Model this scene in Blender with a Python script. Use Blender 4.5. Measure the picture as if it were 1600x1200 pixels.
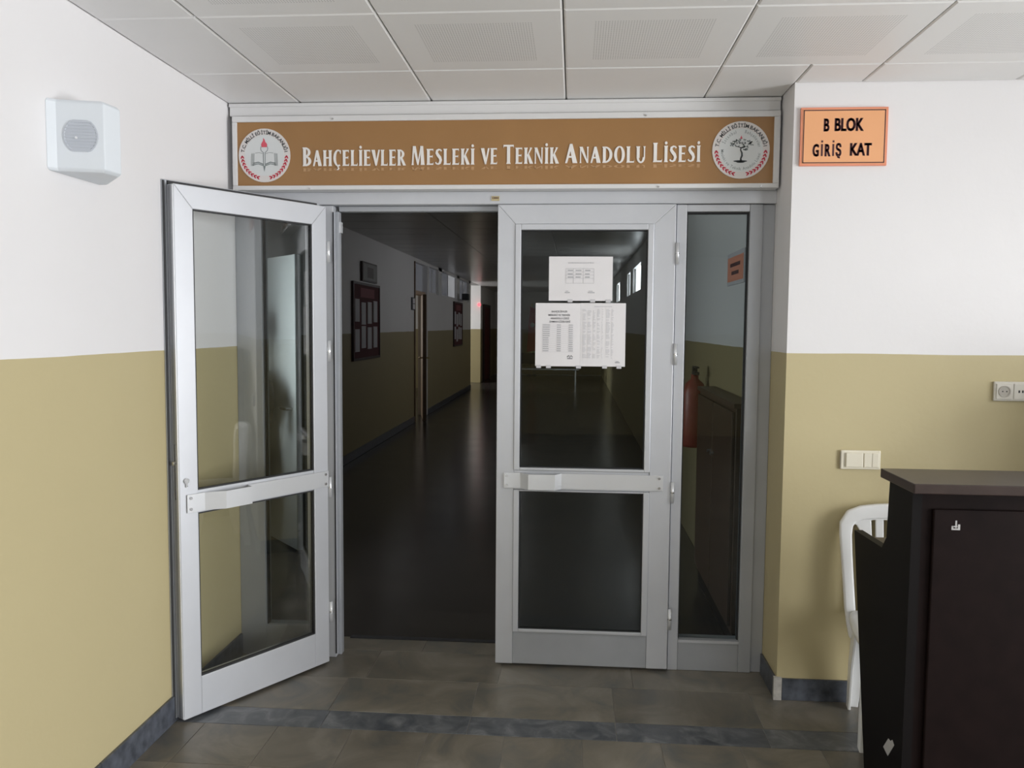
import bpy, bmesh, math, random
from mathutils import Vector, Matrix, Euler
random.seed(7)
for o in list(bpy.data.objects): bpy.data.objects.remove(o, do_unlink=True)
SC = bpy.context.scene
COL = SC.collection

# ------------------------------------------------------------------ camera
F, PITCH, YAW, ROLL, CAMH = 1294.585, .0705, .0742, .0077, 1.594
cam_d = bpy.data.cameras.new('camera'); cam = bpy.data.objects.new('camera', cam_d); COL.objects.link(cam)
cam_d.sensor_fit = 'HORIZONTAL'; cam_d.sensor_width = 36.0; cam_d.lens = F / 1600 * 36.0
cam_d.clip_start = .02; cam_d.clip_end = 200
_R = Vector((math.cos(YAW), math.sin(YAW), 0))
_F = Vector((-math.sin(YAW) * math.cos(PITCH), math.cos(YAW) * math.cos(PITCH), -math.sin(PITCH)))
_U = _R.cross(_F)
_R2 = _R * math.cos(ROLL) + _U * math.sin(ROLL); _U2 = _U * math.cos(ROLL) - _R * math.sin(ROLL)
_M = Matrix((_R2, _U2, -_F)).transposed().to_4x4(); _M.translation = (0, 0, CAMH)
cam.matrix_world = _M
SC.camera = cam

# ------------------------------------------------------------------ world, exposure, daylight
SC.view_settings.view_transform = 'Standard'; SC.view_settings.look = 'None'
SC.view_settings.gamma = 1; SC.view_settings.use_curve_mapping = False
SC.view_settings.exposure = 0.0
w = bpy.data.worlds.new('world'); SC.world = w; w.use_nodes = True
w.node_tree.nodes['Background'].inputs[0].default_value = (.75, .86, 1.0, 1)
w.node_tree.nodes['Background'].inputs[1].default_value = 1.0

def area_light(name, loc, direction, sx, sy, power, color=(1, 1, 1)):
    d = bpy.data.lights.new(name, 'AREA'); d.shape = 'RECTANGLE'; d.size = sx; d.size_y = sy
    d.energy = power; d.color = color
    o = bpy.data.objects.new(name, d); COL.objects.link(o); o.location = loc
    o.rotation_euler = Vector(direction).to_track_quat('-Z', 'Y').to_euler()
    return o
# daylight of the side window, then added fill lights (openings are built below)
area_light('daylight_side_window', (4.85, .80, 1.25), (-1, 0, 0), 2.8, 2.3, 400, (.985, .975, 1.0))
area_light('fill_rear_right', (3.6, -4.85, 1.65), (0, 1, 0), 1.6, 1.5, 70, (.95, .96, 1.0))  # made-up source behind the viewer, added as fill
area_light('fill_rear_left', (-1.15, -4.85, 1.30), (0, 1, 0), .8, 2.1, 40, (.96, .965, 1.0))  # added fill to lighten the lower right wall
area_light('fill_corridor_near', (-2.85, 4.9, 1.55), (1, 0, 0), 1.2, 1.3, 48, (.97, .98, 1.0))  # added out of sight to brighten the white door and right corridor wall
# daylight of the side passage and of the far corridor end
area_light('daylight_side_passage', (-6.1, 21.75, 1.6), (1, 0, 0), 1.6, 1.6, 170, (.97, .98, 1.0))
area_light('daylight_classroom', (-6.1, 16.5, 1.7), (1, 0, 0), 2.5, 1.4, 50, (1.0, .97, .92))

# ------------------------------------------------------------------ materials
MATS = {}
def mat(name, color, rough=.5, metal=0.0, spec=.5, noise=0.0, nscale=8.0, bump=0.0, bscale=60.0, rnd=0.0, emit=None, estr=0.0):
    m = bpy.data.materials.new(name); m.use_nodes = True; nt = m.node_tree; N = nt.nodes; L = nt.links
    b = N['Principled BSDF']
    b.inputs['Base Color'].default_value = (*color, 1); b.inputs['Roughness'].default_value = rough
    b.inputs['Metallic'].default_value = metal; b.inputs['Specular IOR Level'].default_value = spec
    if emit: b.inputs['Emission Color'].default_value = (*emit, 1); b.inputs['Emission Strength'].default_value = estr
    if noise or bump or rnd:
        g = N.new('ShaderNodeNewGeometry')
    if noise or rnd:
        src = None
        if noise:
            t = N.new('ShaderNodeTexNoise'); t.inputs['Scale'].default_value = nscale; t.inputs['Detail'].default_value = 5
            L.new(g.outputs['Position'], t.inputs['Vector'])
            mr = N.new('ShaderNodeMapRange'); mr.inputs[1].default_value = .25; mr.inputs[2].default_value = .75
            mr.inputs[3].default_value = 1 - noise; mr.inputs[4].default_value = 1 + noise
            L.new(t.outputs[0], mr.inputs[0]); src = mr.outputs[0]
        if rnd:
            oi = N.new('ShaderNodeObjectInfo'); mr2 = N.new('ShaderNodeMapRange')
            mr2.inputs[3].default_value = 1 - rnd; mr2.inputs[4].default_value = 1 + rnd
            L.new(oi.outputs['Random'], mr2.inputs[0])
            if src is None: src = mr2.outputs[0]
            else:
                mm = N.new('ShaderNodeMath'); mm.operation = 'MULTIPLY'; L.new(src, mm.inputs[0]); L.new(mr2.outputs[0], mm.inputs[1]); src = mm.outputs[0]
        vm = N.new('ShaderNodeVectorMath'); vm.operation = 'SCALE'; vm.inputs[0].default_value = color
        L.new(src, vm.inputs['Scale']); L.new(vm.outputs[0], b.inputs['Base Color'])
    if bump:
        t2 = N.new('ShaderNodeTexNoise'); t2.inputs['Scale'].default_value = bscale; t2.inputs['Detail'].default_value = 3
        L.new(g.outputs['Position'], t2.inputs['Vector'])
        bp = N.new('ShaderNodeBump'); bp.inputs['Strength'].default_value = bump; bp.inputs['Distance'].default_value = .01
        L.new(t2.outputs[0], bp.inputs['Height']); L.new(bp.outputs[0], b.inputs['Normal'])
    MATS[name] = m
    return m

def two_tone(name, top, low, zb):
    m = mat(name, top, .55, bump=.06, bscale=35); nt = m.node_tree; N = nt.nodes; L = nt.links; b = N['Principled BSDF']
    g = N.new('ShaderNodeNewGeometry'); s = N.new('ShaderNodeSeparateXYZ'); L.new(g.outputs['Position'], s.inputs[0])
    wob = N.new('ShaderNodeTexNoise'); wob.inputs['Scale'].default_value = 3; L.new(g.outputs['Position'], wob.inputs['Vector'])
    wm = N.new('ShaderNodeMath'); wm.operation = 'MULTIPLY_ADD'; wm.inputs[1].default_value = .008; wm.inputs[2].default_value = zb - .004
    L.new(wob.outputs[0], wm.inputs[0])
    c = N.new('ShaderNodeMath'); c.operation = 'GREATER_THAN'; L.new(s.outputs['Z'], c.inputs[0]); L.new(wm.outputs[0], c.inputs[1])
    mx = N.new('ShaderNodeMix'); mx.data_type = 'RGBA'
    mx.inputs[6].default_value = (*low, 1); mx.inputs[7].default_value = (*top, 1); L.new(c.outputs[0], mx.inputs[0])
    t = N.new('ShaderNodeTexNoise'); t.inputs['Scale'].default_value = 1.6; t.inputs['Detail'].default_value = 4; L.new(g.outputs['Position'], t.inputs['Vector'])
    mr = N.new('ShaderNodeMapRange'); mr.inputs[3].default_value = .96; mr.inputs[4].default_value = 1.03; L.new(t.outputs[0], mr.inputs[0])
    vm = N.new('ShaderNodeVectorMath'); vm.operation = 'SCALE'; L.new(mx.outputs[2], vm.inputs[0]); L.new(mr.outputs[0], vm.inputs['Scale'])
    L.new(vm.outputs[0], b.inputs['Base Color'])
    return m

def glass_mat(name, tint, ior=1.5, rough=0.0, extra=0.0):
    m = bpy.data.materials.new(name); m.use_nodes = True; nt = m.node_tree; N = nt.nodes; L = nt.links
    N.remove(N['Principled BSDF']); out = N['Material Output']
    tr = N.new('ShaderNodeBsdfTransparent'); tr.inputs[0].default_value = (*tint, 1)
    gl = N.new('ShaderNodeBsdfGlossy'); gl.inputs['Roughness'].default_value = rough; gl.inputs['Color'].default_value = (1, 1, 1, 1)
    fr = N.new('ShaderNodeFresnel'); fr.inputs[0].default_value = ior
    ad = N.new('ShaderNodeMath'); ad.operation = 'MULTIPLY_ADD'; ad.inputs[1].default_value = .7; ad.inputs[2].default_value = extra; ad.use_clamp = True
    L.new(fr.outputs[0], ad.inputs[0])
    mx = N.new('ShaderNodeMixShader'); L.new(ad.outputs[0], mx.inputs[0]); L.new(tr.outputs[0], mx.inputs[1]); L.new(gl.outputs[0], mx.inputs[2])
    L.new(mx.outputs[0], out.inputs[0]); MATS[name] = m
    return m

ZP = 1.487
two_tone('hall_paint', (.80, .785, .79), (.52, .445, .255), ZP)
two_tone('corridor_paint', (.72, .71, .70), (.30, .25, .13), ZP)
mat('panel_paint', (.86, .855, .85), .42, noise=.03, nscale=2)
mat('ceiling_void', (.22, .22, .21), .8)
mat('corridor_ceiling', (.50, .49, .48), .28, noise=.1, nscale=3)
mat('alu', (.60, .612, .645), .40, .30, noise=.03, nscale=5)
mat('alu_bright', (.74, .75, .77), .30, .4)
mat('alu_grey', (.42, .435, .46), .44, .25, noise=.05, nscale=6)
mat('edge_grey', (.16, .165, .175), .5, .2)
mat('white_profile', (.74, .735, .735), .4, .05)
mat('gasket', (.02, .02, .022), .6)
mat('steel', (.6, .6, .6), .25, .9)
mat('white_plastic', (.80, .81, .82), .35)
mat('chair_plastic', (.82, .82, .81), .32, bump=.03, bscale=30)
mat('grey_mesh', (.52, .55, .60), .5)
mat('speaker_body', (.74, .78, .82), .45)
mat('socket_plastic', (.62, .59, .52), .4)
mat('socket_recess', (.42, .39, .34), .5)
mat('switch_plastic', (.78, .73, .60), .35)
mat('counter_wood', (.0095, .0052, .0048), .5, spec=.08, noise=.25, nscale=14)
mat('counter_top', (.040, .026, .022), .32, spec=.35, noise=.2, nscale=12)
mat('counter_dark', (.0055, .0042, .0042), .55, spec=.12)
mat('chip', (.42, .41, .40), .7)
mat('paper', (.80, .78, .79), .7)
mat('paper_dim', (.55, .54, .56), .7)
mat('ink', (.10, .10, .11), .7)
mat('ink_grey', (.44, .44, .46), .7)
mat('ink_light', (.60, .59, .61), .7)
mat('sign_brown', (.345, .180, .065), .38, noise=.06, nscale=4)
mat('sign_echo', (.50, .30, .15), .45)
mat('sign_white', (.86, .83, .80), .5)
mat('emblem_ring', (.72, .68, .66), .5)
mat('emblem_white', (.69, .71, .71), .5)
mat('emblem_red', (.58, .035, .07), .5)
mat('emblem_pink', (.70, .10, .14), .5)
mat('emblem_ink', (.035, .04, .045), .5)
mat('emblem_grey', (.22, .25, .25), .5)
mat('plate_orange', (.86, .42, .20), .45)
mat('plate_edge', (.80, .30, .18), .5)
mat('plate_ink', (.075, .018, .022), .5)
mat('tag_yellow', (.55, .46, .26), .5)
mat('board_red', (.075, .006, .009), .8)
mat('title_dim', (.20, .045, .055), .7)
mat('board_frame', (.03, .012, .012), .5)
mat('door_tan', (.44, .30, .19), .45, noise=.06, nscale=6)
mat('door_edge', (.10, .055, .028), .5)
mat('door_white', (.78, .78, .78), .4)
mat('door_red', (.10, .008, .01), .5)
mat('brass', (.55, .42, .22), .3, .9)
mat('black_cloth', (.008, .008, .010), .85, bump=.2, bscale=25)
mat('picture', (.11, .12, .105), .4, noise=.3, nscale=10)
mat('ext_red', (.26, .045, .028), .4)
mat('cabinet_brown', (.055, .028, .014), .45, noise=.2, nscale=9)
mat('flag_red', (.42, .01, .02), .7)
mat('led_red', (.5, .02, .03), .4, emit=(1, .10, .12), estr=2.5)
mat('pane_lit', (.3, .3, .3), .2, emit=(.93, .95, 1.0), estr=.22)
mat('pane_bright', (.3, .3, .3), .2, emit=(.95, .96, 1.0), estr=5.0)
mat('pane_dim', (.16, .17, .18), .2, emit=(.85, .88, 1.0), estr=.06)
mat('grout', (.30, .28, .25), .8)
mat('mortar', (.46, .44, .41), .9, noise=.2, nscale=40)
mat('skirting', (.078, .086, .104), .35, noise=.5, nscale=26, rnd=.15)
glass_mat('glass_clear', (.93, .94, .935))
glass_mat('glass_dark', (.74, .78, .78))

def stone(name, ca, cb, cc, rough=.32, rnd=.14, scale=5.0):
    m = mat(name, ca, rough); nt = m.node_tree; N = nt.nodes; L = nt.links; b = N['Principled BSDF']
    g = N.new('ShaderNodeNewGeometry'); oi = N.new('ShaderNodeObjectInfo')
    va = N.new('ShaderNodeVectorMath'); va.operation = 'MULTIPLY_ADD'; va.inputs[1].default_value = (7, 3, 5)
    L.new(oi.outputs['Random'], va.inputs[0]); L.new(g.outputs['Position'], va.inputs[2])
    t = N.new('ShaderNodeTexNoise'); t.inputs['Scale'].default_value = scale; t.inputs['Detail'].default_value = 8; t.inputs['Roughness'].default_value = .62
    t.inputs['Distortion'].default_value = 1.2; L.new(va.outputs[0], t.inputs['Vector'])
    cr = N.new('ShaderNodeValToRGB'); e = cr.color_ramp.elements
    e[0].position = .32; e[0].color = (*ca, 1); e[1].position = .70; e[1].color = (*cc, 1); x = e.new(.5); x.color = (*cb, 1)
    L.new(t.outputs[0], cr.inputs[0])
    mr = N.new('ShaderNodeMapRange'); mr.inputs[3].default_value = 1 - rnd; mr.inputs[4].default_value = 1 + rnd; L.new(oi.outputs['Random'], mr.inputs[0])
    vm = N.new('ShaderNodeVectorMath'); vm.operation = 'SCALE'; L.new(cr.outputs[0], vm.inputs[0]); L.new(mr.outputs[0], vm.inputs['Scale'])
    L.new(vm.outputs[0], b.inputs['Base Color'])
    r2 = N.new('ShaderNodeMapRange'); r2.inputs[3].default_value = rough - .08; r2.inputs[4].default_value = rough + .14; L.new(t.outputs[0], r2.inputs[0]); L.new(r2.outputs[0], b.inputs['Roughness'])
    return m
stone('stone_tile', (.098, .098, .090), (.160, .142, .112), (.225, .203, .168), rnd=.15, scale=3.2)
stone('stone_band', (.055, .062, .072), (.10, .106, .114), (.19, .195, .20), rough=.30, scale=9)

def corridor_floor_mat():
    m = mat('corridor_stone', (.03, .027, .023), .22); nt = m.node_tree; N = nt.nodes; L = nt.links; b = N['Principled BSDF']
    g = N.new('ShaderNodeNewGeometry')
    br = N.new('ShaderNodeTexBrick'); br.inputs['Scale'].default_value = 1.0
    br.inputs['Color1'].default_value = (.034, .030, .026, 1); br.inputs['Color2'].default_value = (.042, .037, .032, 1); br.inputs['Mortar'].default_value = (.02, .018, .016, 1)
    br.inputs['Mortar Size'].default_value = .004; br.inputs['Brick Width'].default_value = .6; br.inputs['Row Height'].default_value = .3
    L.new(g.outputs['Position'], br.inputs['Vector']); L.new(br.outputs[0], b.inputs['Base Color'])
    t = N.new('ShaderNodeTexNoise'); t.inputs['Scale'].default_value = 3; t.inputs['Detail'].default_value = 5; L.new(g.outputs['Position'], t.inputs['Vector'])
    mr = N.new('ShaderNodeMapRange'); mr.inputs[3].default_value = .17; mr.inputs[4].default_value = .25; L.new(t.outputs[0], mr.inputs[0]); L.new(mr.outputs[0], b.inputs['Roughness'])
    bp = N.new('ShaderNodeBump'); bp.inputs['Strength'].default_value = .05; bp.inputs['Distance'].default_value = .004; L.new(br.outputs[1], bp.inputs['Height']); L.new(bp.outputs[0], b.inputs['Normal'])
corridor_floor_mat()

def perforated():
    m = mat('panel_perforated', (.86, .855, .85), .42); nt = m.node_tree; N = nt.nodes; L = nt.links; b = N['Principled BSDF']
    tc = N.new('ShaderNodeTexCoord')
    sc = N.new('ShaderNodeVectorMath'); sc.operation = 'SCALE'; sc.inputs['Scale'].default_value = 1 / .009; L.new(tc.outputs['Object'], sc.inputs[0])
    fr = N.new('ShaderNodeVectorMath'); fr.operation = 'FRACTION'; L.new(sc.outputs[0], fr.inputs[0])
    sb = N.new('ShaderNodeVectorMath'); sb.operation = 'SUBTRACT'; sb.inputs[1].default_value = (.5, .5, 0); L.new(fr.outputs[0], sb.inputs[0])
    sp = N.new('ShaderNodeSeparateXYZ'); L.new(sb.outputs[0], sp.inputs[0])
    cb = N.new('ShaderNodeCombineXYZ'); L.new(sp.outputs[0], cb.inputs[0]); L.new(sp.outputs[1], cb.inputs[1])
    ln = N.new('ShaderNodeVectorMath'); ln.operation = 'LENGTH'; L.new(cb.outputs[0], ln.inputs[0])
    hole = N.new('ShaderNodeMath'); hole.operation = 'LESS_THAN'; hole.inputs[1].default_value = .24; L.new(ln.outputs['Value'], hole.inputs[0])
    ab = N.new('ShaderNodeVectorMath'); ab.operation = 'ABSOLUTE'; L.new(tc.outputs['Object'], ab.inputs[0])
    s2 = N.new('ShaderNodeSeparateXYZ'); L.new(ab.outputs[0], s2.inputs[0])
    mx = N.new('ShaderNodeMath'); mx.operation = 'MAXIMUM'; L.new(s2.outputs[0], mx.inputs[0]); L.new(s2.outputs[1], mx.inputs[1])
    ins = N.new('ShaderNodeMath'); ins.operation = 'LESS_THAN'; ins.inputs[1].default_value = .198; L.new(mx.outputs[0], ins.inputs[0])
    an = N.new('ShaderNodeMath'); an.operation = 'MULTIPLY'; L.new(hole.outputs[0], an.inputs[0]); L.new(ins.outputs[0], an.inputs[1])
    mix = N.new('ShaderNodeMix'); mix.data_type = 'RGBA'; mix.inputs[6].default_value = (.86, .855, .85, 1); mix.inputs[7].default_value = (.48, .48, .475, 1)
    L.new(an.outputs[0], mix.inputs[0]); L.new(mix.outputs[2], b.inputs['Base Color'])
perforated()

# ------------------------------------------------------------------ mesh helpers
class MB:
    def __init__(s): s.v = []; s.f = []
    def add(s, vs, fs):
        n = len(s.v); s.v += [tuple(p) for p in vs]; s.f += [tuple(i + n for i in f) for f in fs]; return s
    def box(s, x0, x1, y0, y1, z0, z1):
        return s.add([(x0,y0,z0),(x1,y0,z0),(x1,y1,z0),(x0,y1,z0),(x0,y0,z1),(x1,y0,z1),(x1,y1,z1),(x0,y1,z1)],
                     [(0,3,2,1),(4,5,6,7),(0,1,5,4),(1,2,6,5),(2,3,7,6),(3,0,4,7)])
    def prism(s, poly, a, b, axis='y'):
        """poly: 2D points; extruded from a to b. axis y: poly=(x,z); axis x: (y,z); axis z: (x,y)"""
        def P(p, t): return (p[0], t, p[1]) if axis == 'y' else ((t, p[0], p[1]) if axis == 'x' else (p[0], p[1], t))
        n = len(poly)
        return s.add([P(p, a) for p in poly] + [P(p, b) for p in poly],
                     [tuple(range(n)), tuple(range(2*n-1, n-1, -1))] + [(i, (i+1) % n, n+(i+1) % n, n+i) for i in range(n)])
    def loft(s, rings, cap=True):
        n = len(rings[0]); vs = [p for r in rings for p in r]; fs = []
        for k in range(len(rings)-1):
            for i in range(n):
                a = k*n+i; b = k*n+(i+1) % n; fs.append((a, b, b+n, a+n))
        if cap: fs.append(tuple(range(n-1, -1, -1))); fs.append(tuple(range((len(rings)-1)*n, len(rings)*n)))
        return s.add(vs, fs)
    def tube(s, path, rad, n=10):
        path = [Vector(p) for p in path]; rings = []
        for i, p in enumerate(path):
            d = (path[min(i+1, len(path)-1)] - path[max(i-1, 0)]).normalized()
            up = Vector((0, 0, 1)) if abs(d.z) < .9 else Vector((1, 0, 0))
            a = d.cross(up).normalized(); b = d.cross(a)
            r = rad[i] if isinstance(rad, (list, tuple)) else rad
            rings.append([tuple(p + a*math.cos(2*math.pi*k/n)*r + b*math.sin(2*math.pi*k/n)*r) for k in range(n)])
        return s.loft(rings)
    def build(s, name, m, parent=None, bevel=0.0, smooth=False, seg=2):
        me = bpy.data.meshes.new(name); me.from_pydata(s.v, [], s.f)
        bm = bmesh.new(); bm.from_mesh(me); bmesh.ops.recalc_face_normals(bm, faces=bm.faces); bm.to_mesh(me); bm.free()
        me.materials.append(MATS[m]); me.validate()
        if smooth:
            for p in me.polygons: p.use_smooth = True
        o = bpy.data.objects.new(name, me); COL.objects.link(o)
        if parent: o.parent = parent
        if bevel:
            b = o.modifiers.new('bevel', 'BEVEL'); b.width = bevel; b.segments = seg; b.limit_method = 'ANGLE'; b.angle_limit = .6
        return o

def tag(o, label=None, cat=None, group=None, kind=None):
    if label: o['label'] = label
    if cat: o['category'] = cat
    if group: o['group'] = group
    if kind: o['kind'] = kind
    return o
def empty(name, loc=(0, 0, 0), rz=0.0, **k):
    o = bpy.data.objects.new(name, None); COL.objects.link(o); o.location = loc; o.rotation_euler = (0, 0, rz); o.empty_display_size = .1
    return tag(o, **k)
def inst(src, name, parent, loc, rot=None):
    o = bpy.data.objects.new(name, src if isinstance(src, bpy.types.Mesh) else src.data); COL.objects.link(o); o.parent = parent; o.location = loc
    if rot: o.rotation_euler = rot
    return o
def B(name, m, x0, x1, y0, y1, z0, z1, parent=None, bevel=0.0):
    return MB().box(x0, x1, y0, y1, z0, z1).build(name, m, parent, bevel)

# text: 2D polygons of the built-in font
_tc = {}
def char_mesh(ch, bold=0.0):
    k = (ch, bold)
    if k not in _tc:
        c = bpy.data.curves.new('t', 'FONT'); c.body = ch; c.size = 1.0; c.offset = bold; c.resolution_u = 3
        o = bpy.data.objects.new('t', c); COL.objects.link(o)
        dg = bpy.context.evaluated_depsgraph_get(); dg.update()
        me = bpy.data.meshes.new_from_object(o.evaluated_get(dg))
        vs = [tuple(v.co) for v in me.vertices]; fs = [tuple(p.vertices) for p in me.polygons]
        bpy.data.objects.remove(o); bpy.data.curves.remove(c); bpy.data.meshes.remove(me)
        _tc[k] = (vs, fs)
    return _tc[k]
def line_text(mb, txt, x0, x1, zbase, cap, y, bold=0.02):
    """text fitted between x0 and x1 on plane y facing -Y, capital height cap"""
    vs, fs = char_mesh(txt, bold)
    if not vs: return
    a = min(v[0] for v in vs); b = max(v[0] for v in vs); hh = max(v[1] for v in char_mesh('H', bold)[0])
    mb.add([(x0 + (v[0]-a)/(b-a)*(x1-x0), y, zbase + v[1]/hh*cap) for v in vs], fs)
def ring_text(mb, txt, cx, cz, rad, a0, a1, cap, y, bold=.02, inward=False, xs=.8):
    """letters spread along an arc from angle a0 to a1 (degrees)"""
    hh = max(v[1] for v in char_mesh('H', bold)[0])
    adv = []
    for ch in txt:
        if ch == ' ': adv.append(.35); continue
        vs = char_mesh(ch, bold)[0]; adv.append(max(v[0] for v in vs) - min(v[0] for v in vs) + .14)
    tot = sum(adv); t = 0
    for ch, ad in zip(txt, adv):
        ang = math.radians(a0 + (a1-a0)*(t+ad/2)/tot); t += ad
        if ch == ' ': continue
        vs, fs = char_mesh(ch, bold); mid = (max(v[0] for v in vs) + min(v[0] for v in vs))/2
        s = cap/hh
        out = []
        for v in vs:
            u = (v[0]-mid)*s*xs; h = v[1]*s
            if not inward:
                er = (math.cos(ang), math.sin(ang)); et = (math.sin(ang), -math.cos(ang))
            else:
                er = (-math.cos(ang), -math.sin(ang)); et = (-math.sin(ang), math.cos(ang))
            out.append((cx + math.cos(ang)*rad + er[0]*h + et[0]*u, y, cz + math.sin(ang)*rad + er[1]*h + et[1]*u))
        mb.add(out, fs)
def disc(mb, cx, cz, r, y0, y1, n=48):
    mb.prism([(cx+r*math.cos(2*math.pi*i/n), cz+r*math.sin(2*math.pi*i/n)) for i in range(n)], y0, y1, 'y')
def stroke(mb, pts, wid, y):
    """flat polyline of varying width in the xz plane"""
    L_, R_ = [], []
    for i, p in enumerate(pts):
        q = pts[min(i+1, len(pts)-1)]; r = pts[max(i-1, 0)]
        dx, dz = q[0]-r[0], q[1]-r[1]; l = math.hypot(dx, dz) or 1; nx, nz = -dz/l, dx/l
        w_ = wid[i] if isinstance(wid, (list, tuple)) else wid
        L_.append((p[0]+nx*w_/2, y, p[1]+nz*w_/2)); R_.append((p[0]-nx*w_/2, y, p[1]-nz*w_/2))
    n = len(pts)
    mb.add(L_+R_, [(i, i+1, n+i+1, n+i) for i in range(n-1)])

# ================================================================== SETTING
XL, XR, YD, YF, HC = -1.584, .887, 3.80, 3.539, 2.59
CXL, CXR, CH = -2.59, .89, 2.68
struct = lambda o, label=None, cat=None: tag(o, label, cat, kind='structure')

# floor slab + tiles
floor = B('floor', 'grout', XL-.15, 4.75, -4.75, 4.07, -.06, -.0025); struct(floor, 'dark stone tiled floor of the entrance hall', 'floor')
def tile_mesh(wx, wy, m):
    g = .0012; b = MB(); e = .001
    b.loft([[(-wx/2+g, -wy/2+g, -.0025), (wx/2-g, -wy/2+g, -.0025), (wx/2-g, wy/2-g, -.0025), (-wx/2+g, wy/2-g, -.0025)],
            [(-wx/2+g, -wy/2+g, -e), (wx/2-g, -wy/2+g, -e), (wx/2-g, wy/2-g, -e), (-wx/2+g, wy/2-g, -e)],
            [(-wx/2+g+e, -wy/2+g+e, 0), (wx/2-g-e, -wy/2+g+e, 0), (wx/2-g-e, wy/2-g-e, 0), (-wx/2+g+e, wy/2-g-e, 0)]])
    o = b.build('floor_tile', m); me = o.data; bpy.data.objects.remove(o); return me
_tm = {}
def lay_row(y0, y1, x_off, wx, x_min, x_max, m, nm='floor_tile'):
    k = math.floor((x_min - x_off)/wx)
    x = x_off + k*wx
    while x < x_max - .01:
        a, b_ = max(x, x_min), min(x+wx, x_max)
        if b_-a > .02:
            key = (round(b_-a, 3), round(y1-y0, 3), m)
            if key not in _tm: _tm[key] = tile_mesh(b_-a, y1-y0, m)
            o = inst(_tm[key], nm, floor, ((a+b_)/2, (y0+y1)/2, 0))
        x += wx
lay_row(3.90, 4.065, -.12, .6, XL, XR, 'stone_tile')
lay_row(3.58, 3.90, -.319, .6, XL, XR, 'stone_tile')
lay_row(3.26, 3.58, -.404, .59, XL, 2.6, 'stone_tile')
lay_row(3.11, 3.26, -.40, .585, XL, 2.6, 'stone_band', 'band_tile')
y = 3.11
for r in range(7):
    lay_row(y-.3, y, -.55, .3, XL, 2.6, 'stone_tile'); y -= .3
mb = MB()   # tiles out of the picture, behind the camera and far right
yy = y
while yy > -4.6:
    xx = XL
    while xx < 4.55: mb.box(xx+.002, min(xx+.298, 4.6), yy-.298, yy-.002, -.0025, 0); xx += .3
    yy -= .3
yy = 3.539
while yy > y+.01:
    xx = 2.6
    while xx < 4.55: mb.box(xx+.002, min(xx+.298, 4.6), max(yy-.298, y), yy-.002, -.0025, 0); xx += .3
    yy -= .3
tag(mb.build('remaining_floor_tiles', 'stone_tile', floor), kind='stuff')

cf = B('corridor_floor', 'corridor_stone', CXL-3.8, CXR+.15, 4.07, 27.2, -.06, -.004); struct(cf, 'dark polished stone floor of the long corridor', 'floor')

# ceiling of the hall
ceil = B('ceiling', 'ceiling_void', XL-.15, 4.75, -4.75, 3.95, HC+.012, HC+.10); struct(ceil, 'grey metal panel ceiling of the entrance hall', 'ceiling')
def panel_mesh(wx, wy, m, perf):
    g = .0022; e = .006; b = MB()
    b.loft([[(-wx/2+g, -wy/2+g, .012), (wx/2-g, -wy/2+g, .012), (wx/2-g, wy/2-g, .012), (-wx/2+g, wy/2-g, .012)],
            [(-wx/2+g, -wy/2+g, .004), (wx/2-g, -wy/2+g, .004), (wx/2-g, wy/2-g, .004), (-wx/2+g, wy/2-g, .004)],
            [(-wx/2+g+e, -wy/2+g+e, 0), (wx/2-g-e, -wy/2+g+e, 0), (wx/2-g-e, wy/2-g-e, 0), (-wx/2+g+e, wy/2-g-e, 0)]])
    o = b.build('ceiling_panel', m); me = o.data; bpy.data.objects.remove(o); return me
_pm = {}
def panel(x0, x1, y0, y1, z, parent, m):
    key = (round(x1-x0, 3), round(y1-y0, 3), m)
    if key not in _pm: _pm[key] = panel_mesh(x1-x0, y1-y0, m, 0)
    return inst(_pm[key], 'ceiling_panel', parent, ((x0+x1)/2, (y0+y1)/2, z))
xs = [XL, -1.248] + [-.648+.6*i for i in range(9)] + [4.6]
ys = [3.75, 3.298] + [2.698-.6*i for i in range(13)]
for j in range(len(ys)-1):
    for i in range(len(xs)-1):
        x0, x1 = xs[i], xs[i+1]; y1, y0 = ys[j], ys[j+1]
        if j == 0 and x0 > XR: y1 = YF
        full = (x1-x0 > .59 and y1-y0 > .59)
        if j == 0 and x0 < XR < x1:
            panel(x0, XR, y0, y1, HC, ceil, 'panel_paint'); panel(XR, x1, y0, YF, HC, ceil, 'panel_paint'); continue
        panel(x0, x1, y0, y1, HC, ceil, 'panel_perforated' if full else 'panel_paint')
# ceiling of the corridor
cc = B('corridor_ceiling', 'ceiling_void', CXL-3.8, CXR+.15, 3.95, 27.2, CH+.012, CH+.1); struct(cc, 'dim grey panel ceiling of the long corridor', 'ceiling')
yy = 3.95
for r in range(38):
    xx = CXL
    for k in range(3):
        panel(xx, xx+1.16, yy, yy+.6, CH, cc, 'corridor_ceiling'); xx += 1.16
    yy += .6

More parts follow.
